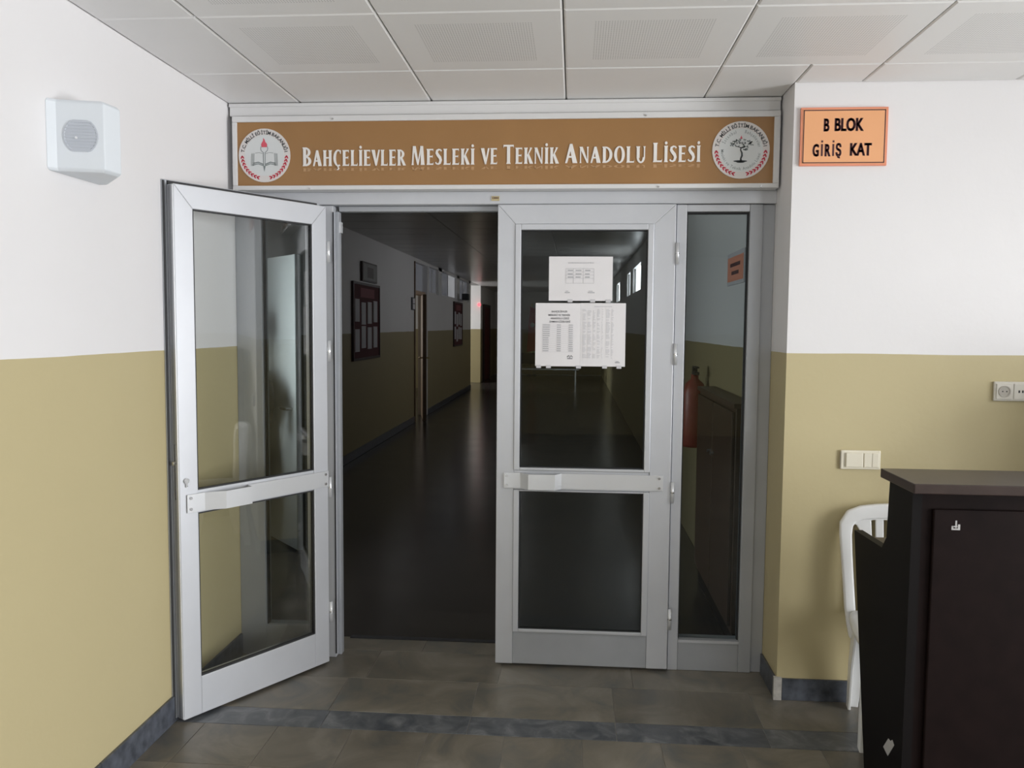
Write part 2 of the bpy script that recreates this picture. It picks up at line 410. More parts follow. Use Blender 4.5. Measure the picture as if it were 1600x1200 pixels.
# hall walls
struct(B('wall_left', 'hall_paint', XL-.15, XL, -4.75, 3.95, 0, HC+.1), 'white and khaki painted wall beside the open door', 'wall')
struct(B('wall_front', 'hall_paint', XR, 4.75, YF, 3.95, 0, HC+.1), 'white and khaki wall carrying the orange plate', 'wall')
struct(B('wall_partition', 'corridor_paint', CXL-.15, XL-.15, YD, 3.95, 0, CH+.1), 'corridor side wall stub behind the hall wall', 'wall')
struct(B('wall_lintel', 'hall_paint', XL, XR, 3.89, 3.95, 2.2, CH+.1), 'lintel above the aluminium entrance doors', 'wall')
mb = MB(); mb.box(4.6, 4.75, -4.6, -.6, 0, HC+.1); mb.box(4.6, 4.75, 2.2, YF, 0, HC+.1); mb.box(4.6, 4.75, -.6, 2.2, 0, .06); mb.box(4.6, 4.75, -.6, 2.2, 2.40, HC+.1)
struct(mb.build('wall_right', 'hall_paint'), 'white and khaki hall wall with the large window', 'wall')
mb = MB(); mb.box(-.75, 2.8, -4.75, -4.6, 0, HC+.1); mb.box(XL, -1.55, -4.75, -4.6, 0, HC+.1); mb.box(-1.55, -.75, -4.75, -4.6, 0, .2); mb.box(-1.55, -.75, -4.75, -4.6, 2.4, HC+.1); mb.box(4.4, 4.75, -4.75, -4.6, 0, HC+.1); mb.box(2.8, 4.4, -4.75, -4.6, 0, .9); mb.box(2.8, 4.4, -4.75, -4.6, 2.4, HC+.1)
struct(mb.build('wall_back', 'hall_paint'), 'rear hall wall behind the viewer', 'wall')
def big_window(name, label, loc, rz, W, z0, z1, n):
    r = empty(name, loc, rz); struct(r, label, 'window'); t = .05
    fm = MB(); fm.box(-W/2, W/2, -.03, .03, z0, z0+t); fm.box(-W/2, W/2, -.03, .03, z1-t, z1)
    fm.build('rail', 'white_profile', r)
    for i in range(n+1):
        x = -W/2 + t/2 + (W-t)*i/n
        B('mullion', 'white_profile', x-t/2, x+t/2, -.03, .03, z0+t, z1-t, r)
        if i < n: B('pane', 'glass_clear', x+t/2, -W/2+t/2+(W-t)*(i+1)/n-t/2, -.004, .004, z0+t, z1-t, r)
big_window('window_3', 'full height glazed entrance in the right hall wall', (4.675, .8, 0), math.pi/2, 2.8, .06, 2.40, 3)
big_window('window_11', 'added tall narrow fill light opening in the rear hall wall', (-1.15, -4.675, 0), 0, .8, .2, 2.4, 1)  # unseen opening, made up for the rear left fill light
big_window('window_4', 'added unseen fill light window in the rear hall wall', (3.6, -4.675, 0), 0, 1.6, .9, 2.4, 2)  # unseen window, put in to carry the rear right fill

# corridor walls
big_window('window_12', 'added hidden window lighting the white door behind the left sidelight', (-2.665, 4.9, 0), math.pi/2, 1.2, .9, 2.2, 2)  # hidden window added for the light on the white door
Y1, Y2, YB0, YB1, YE = 13.32, 14.5, 20.7, 22.9, 27.0
mb = MB(); mb.box(CXL-.15, CXL, 3.95, 4.3, 0, CH+.1); mb.box(CXL-.15, CXL, 4.3, 5.5, 0, .9); mb.box(CXL-.15, CXL, 4.3, 5.5, 2.2, CH+.1); mb.box(CXL-.15, CXL, 5.5, Y1, 0, CH+.1); mb.box(CXL-.15, CXL, Y2, YB0, 0, 2.16)
mb.box(CXL-.15, CXL, Y2, 14.72, 2.16, CH+.1)
for a, b_ in ((15.75, 16.15), (18.25, 18.65), (20.35, 20.7)): mb.box(CXL-.15, CXL, a, b_, 2.16, CH+.1)
mb.box(CXL-.15, CXL, 14.72, YB0, 2.63, CH+.1); mb.box(CXL-.15, CXL, Y1, Y2, 2.62, CH+.1)
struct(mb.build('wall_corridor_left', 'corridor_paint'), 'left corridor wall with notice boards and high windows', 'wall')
struct(B('wall_classroom', 'corridor_paint', CXL-3.8, CXL-3.65, 12.4, YB0-.15, 0, CH+.1), 'pale wall inside the classroom behind the tan door', 'wall')
struct(B('wall_classroom_near', 'corridor_paint', CXL-3.65, CXL-.15, 12.4, 12.55, 0, CH+.1), 'near wall of the classroom behind the tan door', 'wall')
struct(B('wall_passage', 'corridor_paint', CXL-3.8, CXL, YB1, YB1+.15, 0, CH+.1), 'far wall of the daylit side passage', 'wall')
struct(B('wall_passage_near', 'corridor_paint', CXL-3.8, CXL-.15, YB0-.15, YB0, 0, CH+.1), 'near wall of the daylit side passage', 'wall')
mb = MB(); mb.box(CXL-3.8, CXL-3.65, YB0, YB1, 0, .8); mb.box(CXL-3.8, CXL-3.65, YB0, YB1, 2.4, CH+.1)
struct(mb.build('wall_passage_end', 'corridor_paint'), 'window wall ending the side passage', 'wall')
struct(B('wall_corridor_left_far', 'corridor_paint', CXL-.15, CXL, YB1+.15, YE, 0, CH+.1), 'left corridor wall beyond the side passage', 'wall')
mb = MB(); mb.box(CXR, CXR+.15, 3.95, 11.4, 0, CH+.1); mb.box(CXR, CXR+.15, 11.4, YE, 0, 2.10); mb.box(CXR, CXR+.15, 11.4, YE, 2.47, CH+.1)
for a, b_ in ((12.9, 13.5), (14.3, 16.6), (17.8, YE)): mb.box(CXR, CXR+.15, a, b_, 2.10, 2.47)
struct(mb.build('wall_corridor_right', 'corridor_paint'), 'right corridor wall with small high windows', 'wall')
struct(B('wall_corridor_end', 'corridor_paint', CXL-.15, CXR+.15, YE, YE+.15, 0, CH+.1), 'end wall of the long corridor', 'wall')
n = 5
for a, b_ in ((14.72, 15.75), (16.15, 18.25), (18.65, 20.35)):
    r = empty('window_%d' % n, (CXL-.06, (a+b_)/2, 0)); struct(r, ('nearest', 'middle', 'farthest')[n-5] + ' dim high window on the left corridor wall', 'window'); n += 1
    L_ = b_-a
    for q in (-L_/2+.02, L_/2-.02, 0): B('mullion', 'white_profile', -.02, .02, q-.02, q+.02, 2.16, 2.63, r)
    B('rail', 'white_profile', -.02, .02, -L_/2+.04, L_/2-.04, 2.16, 2.19, r)
    B('pane', 'pane_dim', -.006, .006, -L_/2+.04, -.02, 2.19, 2.63, r)
    B('pane', 'pane_dim' if n != 7 else 'pane_lit', -.006, .006, .02, L_/2-.04, 2.19, 2.63, r)
for i, (a, b_) in enumerate(((11.4, 12.9), (13.5, 14.3), (16.6, 17.8))):
    r = empty('window_%d' % n, (CXR+.06, (a+b_)/2, 0)); n += 1
    struct(r, ('nearest', 'middle', 'farthest')[i] + ' bright high window on the right corridor wall', 'window')
    L_ = b_-a
    for q in (-L_/2+.03, L_/2-.03): B('mullion', 'white_profile', -.02, .02, q-.03, q+.03, 2.10, 2.47, r)
    B('pane', 'pane_bright', -.006, .006, -L_/2+.06, L_/2-.06, 2.10, 2.47, r)

# skirting
bl = empty('baseboard_left'); struct(bl, 'dark marble skirting along the left wall', 'skirting')
yy = 3.79
while yy > -4.5:
    B('skirting_stone', 'skirting', XL, XL+.012, yy-.597, yy, 0, .106, bl, .002); yy -= .6
bl2 = empty('baseboard_front'); struct(bl2, 'dark marble skirting around the pier corner', 'skirting')
xx = XR+.02
while xx < 4.5:
    B('skirting_stone', 'skirting', xx, xx+.5, YF-.012, YF, 0, .094, bl2, .002); xx += .503
B('skirting_stone', 'skirting', XR-.012, XR, YF+.01, 3.80, 0, .094, bl2, .002)
mb = MB(); mb.prism([(XR-.014, YF-.013), (XR+.019, YF-.014), (XR+.019, YF), (XR, YF), (XR, YF+.009), (XR-.013, YF+.009)], 0, .098, 'z')
mb.build('corner_mortar', 'mortar', bl2)
bl3 = empty('baseboard_corridor'); struct(bl3, 'dark skirting along the left corridor wall', 'skirting')
B('skirting_stone', 'skirting', CXL, CXL+.012, 3.96, Y1, 0, .1, bl3); B('skirting_stone', 'skirting', CXL, CXL+.012, Y2, YB0, 0, .1, bl3)

# ================================================================== ALUMINIUM FRAME AND SIDELIGHTS
fr = empty('trim_1', (0, 0, 0)); struct(fr, 'silver aluminium frame around the double doors and sidelights', 'door frame')
def P(nm, m, *a, bevel=.003): return B(nm, m, *a, fr, bevel)
P('post', 'alu_grey', XL, -1.46, YD, 3.88, 0, 2.14)
P('post', 'alu', -1.165, -1.117, YD, 3.88, 0, 2.14)
P('rebate', 'alu_grey', -1.117, -1.100, 3.835, 3.875, 0, 2.117)
P('gasket', 'gasket', -1.119, -1.115, YD-.004, YD+.004, .02, 2.11, bevel=0)
P('post', 'alu', .452, .498, YD, 3.88, 0, 2.14)
P('post', 'alu_grey', .775, .832, YD, 3.88, 0, 2.14)
P('infill', 'alu_grey', .832, XR, YD+.012, 3.88, 0, 2.14)
P('header', 'alu', XL, XR, YD-.01, 3.885, 2.142, 2.20)
P('header_rebate', 'alu_grey', -1.100, .452, 3.835, 3.875, 2.117, 2.141)
P('top_plate', 'alu_grey', XL, XR, 3.785, 3.885, 2.20, HC)
P('top_channel', 'white_profile', XL+.01, XR-.008, 3.735, 3.785, 2.532, HC-.006)
P('top_channel_lip', 'white_profile', XL+.01, XR-.008, 3.728, 3.735, 2.572, HC-.004, bevel=0)
P('threshold', 'gasket', -1.117, .45, 4.045, 4.075, -.004, .006, bevel=0)
P('lock_keep', 'alu_bright', -1.1, -1.092, 3.84, 3.87, 2.02, 2.07, bevel=0)
mb = MB(); mb.box(-.381, -.345, 3.786, 3.79, 2.157, 2.178)
tg = mb.build('number_tag', 'tag_yellow'); tag(tg, 'tiny yellow numbered sticker on the frame above the double doors', 'sticker')
mb = MB(); line_text(mb, 'C0003', -.378, -.349, 2.1655, .0085, 3.7855, .03); mb.build('number_print', 'plate_ink', tg)

def sidelight(name, label, x0, x1, z0, z1, extra):
    r = empty(name, ((x0+x1)/2, YD+.03, 0)); struct(r, label, 'window'); h = (x1-x0)/2
    B('rail', 'alu_grey', -h, h, -.028, .045, 0, z0, r, .003); B('rail', 'alu', -h, h, -.028, .045, z1, 2.14, r, .003)
    B('gasket', 'gasket', -h, h, -.012, .012, z1-.008, z1, r); B('gasket', 'gasket', -h, -h+.006, -.012, .012, z0, z1-.008, r); B('gasket', 'gasket', h-.006, h, -.012, .012, z0, z1-.008, r)
    B('pane', 'glass_dark', -h+.006, h-.006, -.003, .003, z0, z1-.008, r)
    if extra: B('bead', 'alu', -h, h, -.036, -.028, z0-.012, z0, r)
sidelight('window_1', 'narrow dark glazed sidelight right of the closed door', .498, .775, .147, 2.108, True)
sidelight('window_2', 'narrow dark glazed sidelight behind the open door', -1.46, -1.165, .147, 2.108, False)

# ------------------------------------------------------------------ door leaves
def leaf(name, label, loc, rz, W, z0, z1, outer, cat='door', fs=.08, hs=.08):
    """local +x from hinge to free edge, +y = the face we see"""
    r = empty(name, loc, rz); struct(r, label, cat)
    T = .05; tr = .088; br = .155
    def Pm(nm, m, poly, y0, y1, bevel=.0025): return MB().prism(poly, y0, y1, 'y').build(nm, m, r, bevel)
    zt = z1
    Pm('stile', 'alu', [(0, z0), (hs, z0), (hs, zt-tr), (0, zt)], -T, 0)
    Pm('stile', 'alu', [(W-fs, z0), (W, z0), (W, zt), (W-fs, zt-tr)], -T, 0)
    Pm('rail', 'alu', [(0, zt), (hs, zt-tr), (W-fs, zt-tr), (W, zt)], -T, 0)
    Pm('rail', 'alu_grey' if outer else 'alu', [(hs, z0), (W-fs, z0), (W-fs, z0+br), (hs, z0+br)], -T+.004, -.003 if outer else 0)
    m0, m1 = .838, .930
    Pm('rail', 'alu', [(hs, m0), (W-fs, m0), (W-fs, m1), (hs, m1)], -T+.004, -.004)
    if not outer:    # overlapping flange with dark seal on the far face
        fl = .022
        for nm, mm, a, b_, y0, y1 in (('flange', 'alu_grey', 0, fl, -T-.012, -T), ('seal', 'gasket', 0, fl-.004, -T-.0005, -T+.004)):
            pass
        mb = MB(); mb.box(W, W+fl, -T-.006, -T+.006, z0, zt+.018); mb.box(0, W, -T-.006, -T+.006, zt, zt+.018); mb.build('flange', 'alu_grey', r, .002)
        mb = MB(); mb.box(W+.012, W+fl-.002, -T+.006, -T+.010, z0, zt+.014); mb.box(.02, W, -T+.006, -T+.012, zt, zt+.014); mb.build('seal', 'gasket', r)
        for ya, yb_ in ((-T+.015, -T+.019), (-.026, -.022), (-.012, -.009)): B('edge_groove', 'edge_grey', W-.002, W+.0006, ya, yb_, z0+.004, zt-.004, r)
        B('edge_rib', 'alu_bright', W-.002, W+.003, -.007, -.003, z0+.004, zt-.004, r)
        mb = MB(); mb.box(W-.001, W+.0025, -.030, -.020, .90, 1.12); lk = mb.build('lock_plate', 'steel', r)
        mb = MB(); mb.tube([(W+.0025, -.025, 1.045), (W+.012, -.025, 1.045)], .008); mb.build('latch', 'steel', lk, smooth=False)
        mb = MB(); mb.tube([(W-.028, -.001, .975), (W-.028, .008, .975)], .011, 14); mb.box(W-.032, W-.024, 0, .007, .95, .975); mb.build('lock_cylinder', 'steel', r)
    bd = .026 if outer else .006
    for (a0, a1) in ((z0+br, m0), (m1, zt-tr)):
        x0, x1 = hs, W-fs
        if outer:
            mb = MB(); mb.box(x0, x0+bd, -.012, .006, a0, a1); mb.box(x1-bd, x1, -.012, .006, a0, a1)
            mb.box(x0+bd, x1-bd, -.012, .006, a0, a0+.014 if a0 < .5 else a0+.012); mb.box(x0+bd, x1-bd, -.012, .006, a1-(bd if a1 > 1.5 else .006), a1)
            mb.build('glazing_bead', 'alu', r, .0025)
            gx0, gx1, gz0, gz1 = x0+bd, x1-bd, a0+.012, a1-(bd if a1 > 1.5 else .006)
        else: gx0, gx1, gz0, gz1 = x0, x1, a0, a1
        mb = MB(); g = .005
        mb.box(gx0, gx0+g, -.022, -.004, gz0, gz1); mb.box(gx1-g, gx1, -.022, -.004, gz0, gz1); mb.box(gx0+g, gx1-g, -.022, -.004, gz0, gz0+g); mb.box(gx0+g, gx1-g, -.022, -.004, gz1-g, gz1)
        mb.build('gasket', 'gasket', r)
        B('pane', 'glass_dark' if outer else 'glass_clear', gx0+g, gx1-g, -.018, -.012, gz0+g, gz1-g, r)
    # bent flat push bar
    pr = [(hs-.062, .004), (W-.300, .004), (W-.272, .042), (W-.150, .042), (W-.112, .004), (W-.035, .004)]
    if not outer: pr = [(.004, .004), (.437, .004), (.447, .046), (.570, .046), (.640, .004), (W-.028, .004)]
    za, zb = .846, .918
    vs, fs_ = [], []
    for (x, yv) in pr:
        vs += [(x, yv, za), (x, yv, zb), (x, yv+.004, zb), (x, yv+.004, za)]
    n_ = len(pr)
    for i in range(n_-1):
        for k in range(4):
            a = i*4+k; b_ = i*4+(k+1) % 4; fs_.append((a, b_, b_+4, a+4))
    fs_ += [(0, 1, 2, 3), tuple(range((n_-1)*4+3, (n_-1)*4-1, -1))]
    hb = MB().add(vs, fs_).build('push_bar', 'alu_bright', r, .0015)
    for x in (pr[0][0]+.018, pr[-1][0]-.014):
        for z in (za+.014, zb-.014):
            MB().tube([(x, .007, z), (x, .0125, z)], .006, 10).build('screw', 'steel', hb)
    # hinges
    for z in (.25, .84, 1.47, 1.92):
        mb = MB(); mb.tube([(-.008, .004, z-.048), (-.008, .004, z+.048)], .0085, 10)
        h = mb.build('hinge', 'alu_bright', r, smooth=True)
        MB().tube([(-.008, .004, z-.003), (-.008, .004, z+.003)], .0092, 10).build('hinge_ring', 'steel', h)
    return r
leaf('door_1', 'open aluminium glass door swung out against the left wall', (-1.127, 3.722, 0), math.atan2(3.095-3.722, -1.53+1.127), .745, .012, 2.125, False)
leaf('door_2', 'closed aluminium glass door with paper notices taped on it', (.447, 3.776, 0), math.pi, .797, .012, 2.139, True, hs=.096)

# ================================================================== NOTICES ON THE CLOSED DOOR
YN = 3.7875
def sheet(label, x0, x1, z0, z1):
    n_ = 6; vs = []; fs = []
    for k in range(2):
        for i in range(n_+1):
            for j in (0, 1):
                u = i/n_; vs.append((x0+(x1-x0)*u, YN-.0012*k-.0016*math.sin(u*math.pi), z0+(z1-z0)*j))
    S = (n_+1)*2
    for i in range(n_):
        a = i*2; fs.append((a, a+1, a+3, a+2)); fs.append((S+a, S+a+2, S+a+3, S+a+1))
        fs.append((a, a+2, S+a+2, S+a)); fs.append((a+1, S+a+1, S+a+3, a+3))
    fs.append((0, S, S+1, 1)); e = 2*n_; fs.append((e, e+1, S+e+1, S+e))
    o = MB().add(vs, fs).build('notice_sheet', 'paper'); tag(o, label, 'paper notice', 'paper notices on the closed door'); return o
def tape(o, x, z, w_=.022, h=.014): B('tape', 'ink_light', x-w_/2, x+w_/2, YN-.0042, YN-.0036, z-h/2, z+h/2, o)
YT = YN-.0040
s1 = sheet('single landscape paper sheet with a small table, taped highest on the door', -.117, .170, 1.708, 1.907)
mb = MB(); x = -.030
while x < .083: l = random.uniform(.004, .010); mb.box(x, min(x+l, .085), YT, YT+.0002, 1.876, 1.881); x += l+.0016
mb.build('heading_print', 'ink_light', s1)
mb = MB()
for z in (1.853, 1.838, 1.8235, 1.809, 1.787): mb.box(-.040, .086, YT, YT+.0002, z-.0005, z+.0005)
for x in (-.040, -.006, .038, .086): mb.box(x-.0005, x+.0005, YT, YT+.0002, 1.787, 1.853)
for z in (1.845, 1.829, 1.815):
    for x in (-.032, .004, .046): mb.box(x, x+.02+random.uniform(0, .006), YT, YT+.0002, z-.003, z+.002)
for x, l in ((-.044, .022), (.060, .03)): mb.box(x, x+l, YT, YT+.0002, 1.743, 1.747); mb.box(x+.003, x+l*.7, YT, YT+.0002, 1.750, 1.7525)
mb.build('table_print', 'ink_grey', s1); tape(s1, .082, 1.708); tape(s1, .152, 1.708); tape(s1, -.02, 1.708)
s2 = sheet('left paper sheet of the lower pair, with a heading and three columns', -.176, .028, 1.410, 1.697)
mb = MB()
for t, x0, x1, z in (('BAHÇELİEVLER', -.103, -.031, 1.655), ('MESLEKİ VE TEKNİK', -.117, -.018, 1.639), ('ANADOLU LİSESİ', -.107, -.023, 1.624), ('ZAMAN ÇİZELGESİ', -.113, -.018, 1.609)):
    line_text(mb, t, x0, x1, z, .0078, YT, .012)
mb.build('heading_print', 'ink', s2)
mb = MB()
for i in range(13):
    z = 1.598-i*.0098
    for x0, x1 in ((-.142, -.110 if i < 6 else -.116), (-.078, -.060), (-.024, -.005)):
        x = x0
        while x < x1: l = random.uniform(.003, .006); mb.box(x, min(x+l, x1), YT, YT+.0002, z-.002, z+.002); x += l+.0014
    mb.box(-.144, .0, YT, YT+.0002, z-.0052, z-.0048)
mb.build('table_print', 'ink_grey', s2)
mb = MB(); stroke(mb, [(-.030, 1.452), (-.022, 1.461), (-.019, 1.449), (-.012, 1.460), (-.005, 1.452)], .003, YT); mb.box(-.030, -.006, YT, YT+.0002, 1.444, 1.447)
mb.build('signature', 'ink', s2); tape(s2, -.16, 1.408); tape(s2, -.115, 1.408); tape(s2, .022, 1.408)
s3 = sheet('right paper sheet of the lower pair, covered in faint dense columns', .0285, .232, 1.411, 1.698)
mb = MB(); mb.box(.09, .17, YT, YT+.0002, 1.681, 1.684)
for i in range(44):
    z = 1.669-i*.0052
    if i % 11 == 10: continue
    for x0, x1 in ((.040, .056), (.061, .079), (.086, .098), (.104, .118), (.126, .131), (.144, .163), (.168, .180)):
        if random.random() < .84: mb.box(x0, x1-random.uniform(0, .008), YT, YT+.0002, z-.0012, z+.0012)
mb.build('table_print', 'ink_light', s3)
mb = MB(); mb.box(.188, .208, YT, YT+.0002, 1.427, 1.432); mb.box(.192, .203, YT, YT+.0002, 1.433, 1.436); mb.build('signature', 'ink_grey', s3)
tape(s3, .14, 1.409); tape(s3, .205, 1.409)

# ================================================================== SCHOOL SIGN
sg = empty('school_sign', (-.34, 3.716, 2.196)); tag(sg, 'long brown school name board with two round emblems above the doors', 'sign')
def S(o):
    o.parent = sg; o.matrix_parent_inverse = Matrix.Translation((.34, -3.716, -2.196)); return o
SX0, SX1, SZ0, SZ1, SY = -1.556, .876, 2.198, 2.527, 3.722
S(B('board', 'sign_brown', SX0+.02, SX1-.02, SY, 3.78, SZ0+.01, SZ1-.01))
f_ = .022
S(B('frame_strip', 'white_profile', SX0, SX1, SY-.008, 3.784, SZ1-.026, SZ1, None, .003)); S(B('frame_strip', 'white_profile', SX0, SX1, SY-.008, 3.784, SZ0, SZ0+.020, None, .003))
S(B('frame_strip', 'white_profile', SX0, SX0+f_, SY-.008, 3.784, SZ0+.020, SZ1-.026, None, .003)); S(B('frame_strip', 'white_profile', SX1-.026, SX1, SY-.008, 3.784, SZ0+.020, SZ1-.026, None, .003))
for x, z in ((-1.09, SZ1-.016), (.30, SZ1-.016), (.36, SZ0+.006), (.80, SZ0+.006), (-1.2, SZ0+.006)):
    S(MB().tube([(x, SY-.008, z), (x, SY-.013, z)], .004, 8).build('screw', 'steel'))

# flared serif capitals drawn as flat strokes
def glyph(ch):
    """list of polygons (u,v) for a capital of height 1, and its width"""
    st = .20; th = .085; P_ = []
    def stem(x, w_=st, y0=0., y1=1., fl=.045):
        P_.append([(x-fl, y0), (x+w_+fl, y0), (x+w_, y0+.10), (x+w_, y1-.10), (x+w_+fl, y1), (x-fl, y1), (x, y1-.10), (x, y0+.10)])
    def poly(*p): P_.append(list(p))
    def arc(cx, cy, rx, ry, a0, a1, ts, tt, n=14):
        for i in range(n):
            q = []
            for a in (a0+(a1-a0)*i/n, a0+(a1-a0)*(i+1)/n):
                c, s_ = math.cos(math.radians(a)), math.sin(math.radians(a))
                q.append(((cx+rx*c, cy+ry*s_), (cx+(rx-ts)*c, cy+(ry-tt)*s_)))
            P_.append([q[0][0], q[1][0], q[1][1], q[0][1]])
    def bar(x0, x1, y, h=th, fl=.05, up=True, dn=True):
        P_.append([(x0, y-h/2), (x1-.03, y-h/2), (x1, y-h/2-(fl if dn else 0)), (x1+.01, y+h/2+(fl if up else 0)), (x1-.03, y+h/2), (x0, y+h/2)])
    if ch == 'I' or ch == 'İ':
        stem(.06); wd = .32
        if ch == 'İ': arc(.16, 1.17, .095, .095, 0, 360, .095, .095)
    elif ch == 'L': stem(.06); bar(.2, .56, th/2, dn=False, fl=.10); wd = .60
    elif ch == 'E': stem(.06); bar(.2, .54, th/2, dn=False, fl=.09); bar(.2, .48, .52); bar(.2, .53, 1-th/2, up=False, fl=.08); wd = .60
    elif ch == 'T': stem(.23); poly((.0, 1), (.66, 1), (.67, .83), (.63, .91), (.03, .91), (-.01, .83)); wd = .68
    elif ch == 'H': stem(.06); stem(.50); bar(.2, .55, .52, fl=0); wd = .78
    elif ch == 'V': poly((-.02, 1), (.25, 1), (.40, .28), (.36, 0), (.30, 0)); poly((.30, 0), (.40, 0), (.66, 1), (.54, 1), (.33, .2)); wd = .64
    elif ch == 'A':
        poly((.0, 0), (.12, 0), (.36, .80), (.33, 1), (.27, 1)); poly((.27, 1), (.42, 1), (.72, 0), (.44, 0), (.29, .72)); poly((.14, .28), (.50, .28), (.48, .37), (.17, .37)); wd = .74
    elif ch == 'N':
        poly((.05, 0), (.18, 0), (.155, .1), (.155, 1), (.075, 1), (.075, .1)); poly((.03, 1), (.26, 1), (.66, .0), (.56, 0)); poly((.55, 1), (.69, 1), (.66, .9), (.66, 0), (.575, 0), (.575, .9)); wd = .74
    elif ch == 'M':
        poly((.0, 0), (.15, 0), (.13, .1), (.19, 1), (.10, 1), (.035, .1)); poly((.09, 1), (.28, 1), (.46, .12), (.38, 0)); poly((.38, 0), (.46, .0), (.68, 1), (.60, 1)); poly((.58, 1), (.76, 1), (.84, .1), (.86, 0), (.60, 0), (.62, .1)); wd = .90
    elif ch == 'K':
        stem(.06); poly((.24, .48), (.32, .50), (.62, .97), (.63, 1), (.44, 1), (.48, .95)); poly((.24, .56), (.40, .62), (.72, 0), (.46, 0)); wd = .70
    elif ch == 'O': arc(.38, .5, .37, .53, 0, 360, .20, .085, 28); wd = .77
    elif ch in 'CÇ':
        arc(.40, .5, .38, .53, 62, 298, .20, .085, 22); poly((.55, 1.0), (.62, .98), (.61, .76), (.57, .78), (.54, .90)); wd = .66
        if ch == 'Ç': poly((.36, .0), (.44, .0), (.43, -.06), (.50, -.14), (.44, -.25), (.30, -.26), (.30, -.21), (.39, -.19), (.40, -.12), (.34, -.08))
    elif ch == 'D': stem(.06); arc(.2, .5, .52, .5, -90, 90, .20, .085, 20); wd = .76
    elif ch == 'B': stem(.06); arc(.22, .745, .34, .255, -90, 90, .18, .08); arc(.22, .27, .39, .27, -90, 90, .19, .085); wd = .66
    elif ch == 'R': stem(.06); arc(.22, .72, .36, .28, -90, 90, .19, .08); poly((.26, .46), (.42, .50), (.72, 0), (.48, 0)); wd = .70
    elif ch == 'U':
        poly((.02, 1), (.31, 1), (.27, .9), (.27, .3), (.07, .3), (.07, .9)); poly((.52, 1), (.68, 1), (.65, .9), (.65, .3), (.565, .3), (.565, .9)); arc(.36, .33, .29, .36, 180, 360, .16, .10); wd = .72
    elif ch == 'S':
        pts = [(.50, .86), (.42, .94), (.29, .955), (.16, .88), (.14, .74), (.24, .60), (.38, .46), (.44, .30), (.38, .12), (.25, .045), (.12, .07), (.05, .16)]
        wid = [.10, .09, .10, .16, .20, .21, .21, .20, .16, .10, .09, .10]
        L2, R2 = [], []
        for i, p in enumerate(pts):
            q = pts[min(i+1, len(pts)-1)]; r_ = pts[max(i-1, 0)]; dx, dy = q[0]-r_[0], q[1]-r_[1]; l = math.hypot(dx, dy)
            L2.append((p[0]-dy/l*wid[i]/2, p[1]+dx/l*wid[i]/2)); R2.append((p[0]+dy/l*wid[i]/2, p[1]-dx/l*wid[i]/2))
        for i in range(len(pts)-1): P_.append([L2[i], L2[i+1], R2[i+1], R2[i]])
        wd = .56
    return P_, wd
def serif_word(txt, x0, x1, zb, big, small, first_big):
    tot = 0; lay = []
    for i, ch in enumerate(txt):
        g, wd = glyph(ch); s_ = big if (i == 0 and first_big) else small
        lay.append((g, tot, s_)); tot += (wd+.07)*s_
    k = (x1-x0)/(tot-.07*small)
    for g, off, s_ in lay:
        front = MB(); echo = MB()
        for ip, p in enumerate(g):
            front.prism([(x0+(off+u*s_)*k, zb+v*s_) for u, v in p], SY-.0035-.00006*ip, SY-.0002, 'y')
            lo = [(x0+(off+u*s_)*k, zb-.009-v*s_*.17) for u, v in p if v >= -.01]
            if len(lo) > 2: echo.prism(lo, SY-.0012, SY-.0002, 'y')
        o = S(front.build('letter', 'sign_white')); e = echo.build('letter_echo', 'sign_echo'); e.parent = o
def sx(px): return -1.233 + (px-472)*(.540+1.233)/(1095-472)
for wtxt, a, b_, fb in (('BAHÇELİEVLER', 472, 638, True), ('MESLEKİ', 647, 747, True), ('VE', 757, 783, False), ('TEKNİK', 792, 878, True), ('ANADOLU', 888, 1012, True), ('LİSESİ', 1022, 1095, True)):
    serif_word(wtxt, sx(a), sx(b_), 2.303+.009*((a+b_)/2-472)/620, .083, .070, fb)

def ell(mb, cx, cz, a, b_, ang, y, n=10):
    c, s_ = math.cos(ang), math.sin(ang)
    mb.prism([(cx + a*math.cos(t)*c - b_*math.sin(t)*s_, cz + a*math.cos(t)*s_ + b_*math.sin(t)*c) for t in [2*math.pi*i/n for i in range(n)]], y, y+.0004, 'y')
def laurel(cx, cz, R_, y):
    out = []
    for sgn in (-1, 1):
        mb = MB(); out.append(mb)
        for i in range(9):
            a = math.radians(-90 + sgn*(17 + i*8.6)); px, pz = cx+R_*math.cos(a), cz+R_*math.sin(a)
            tang = a + sgn*math.pi/2
            for off in (-.55, .55):
                ell(mb, px - math.cos(a)*off*.006, pz - math.sin(a)*off*.006, .0085, .0032, tang + off*sgn*.9*(-1), y)
    return out
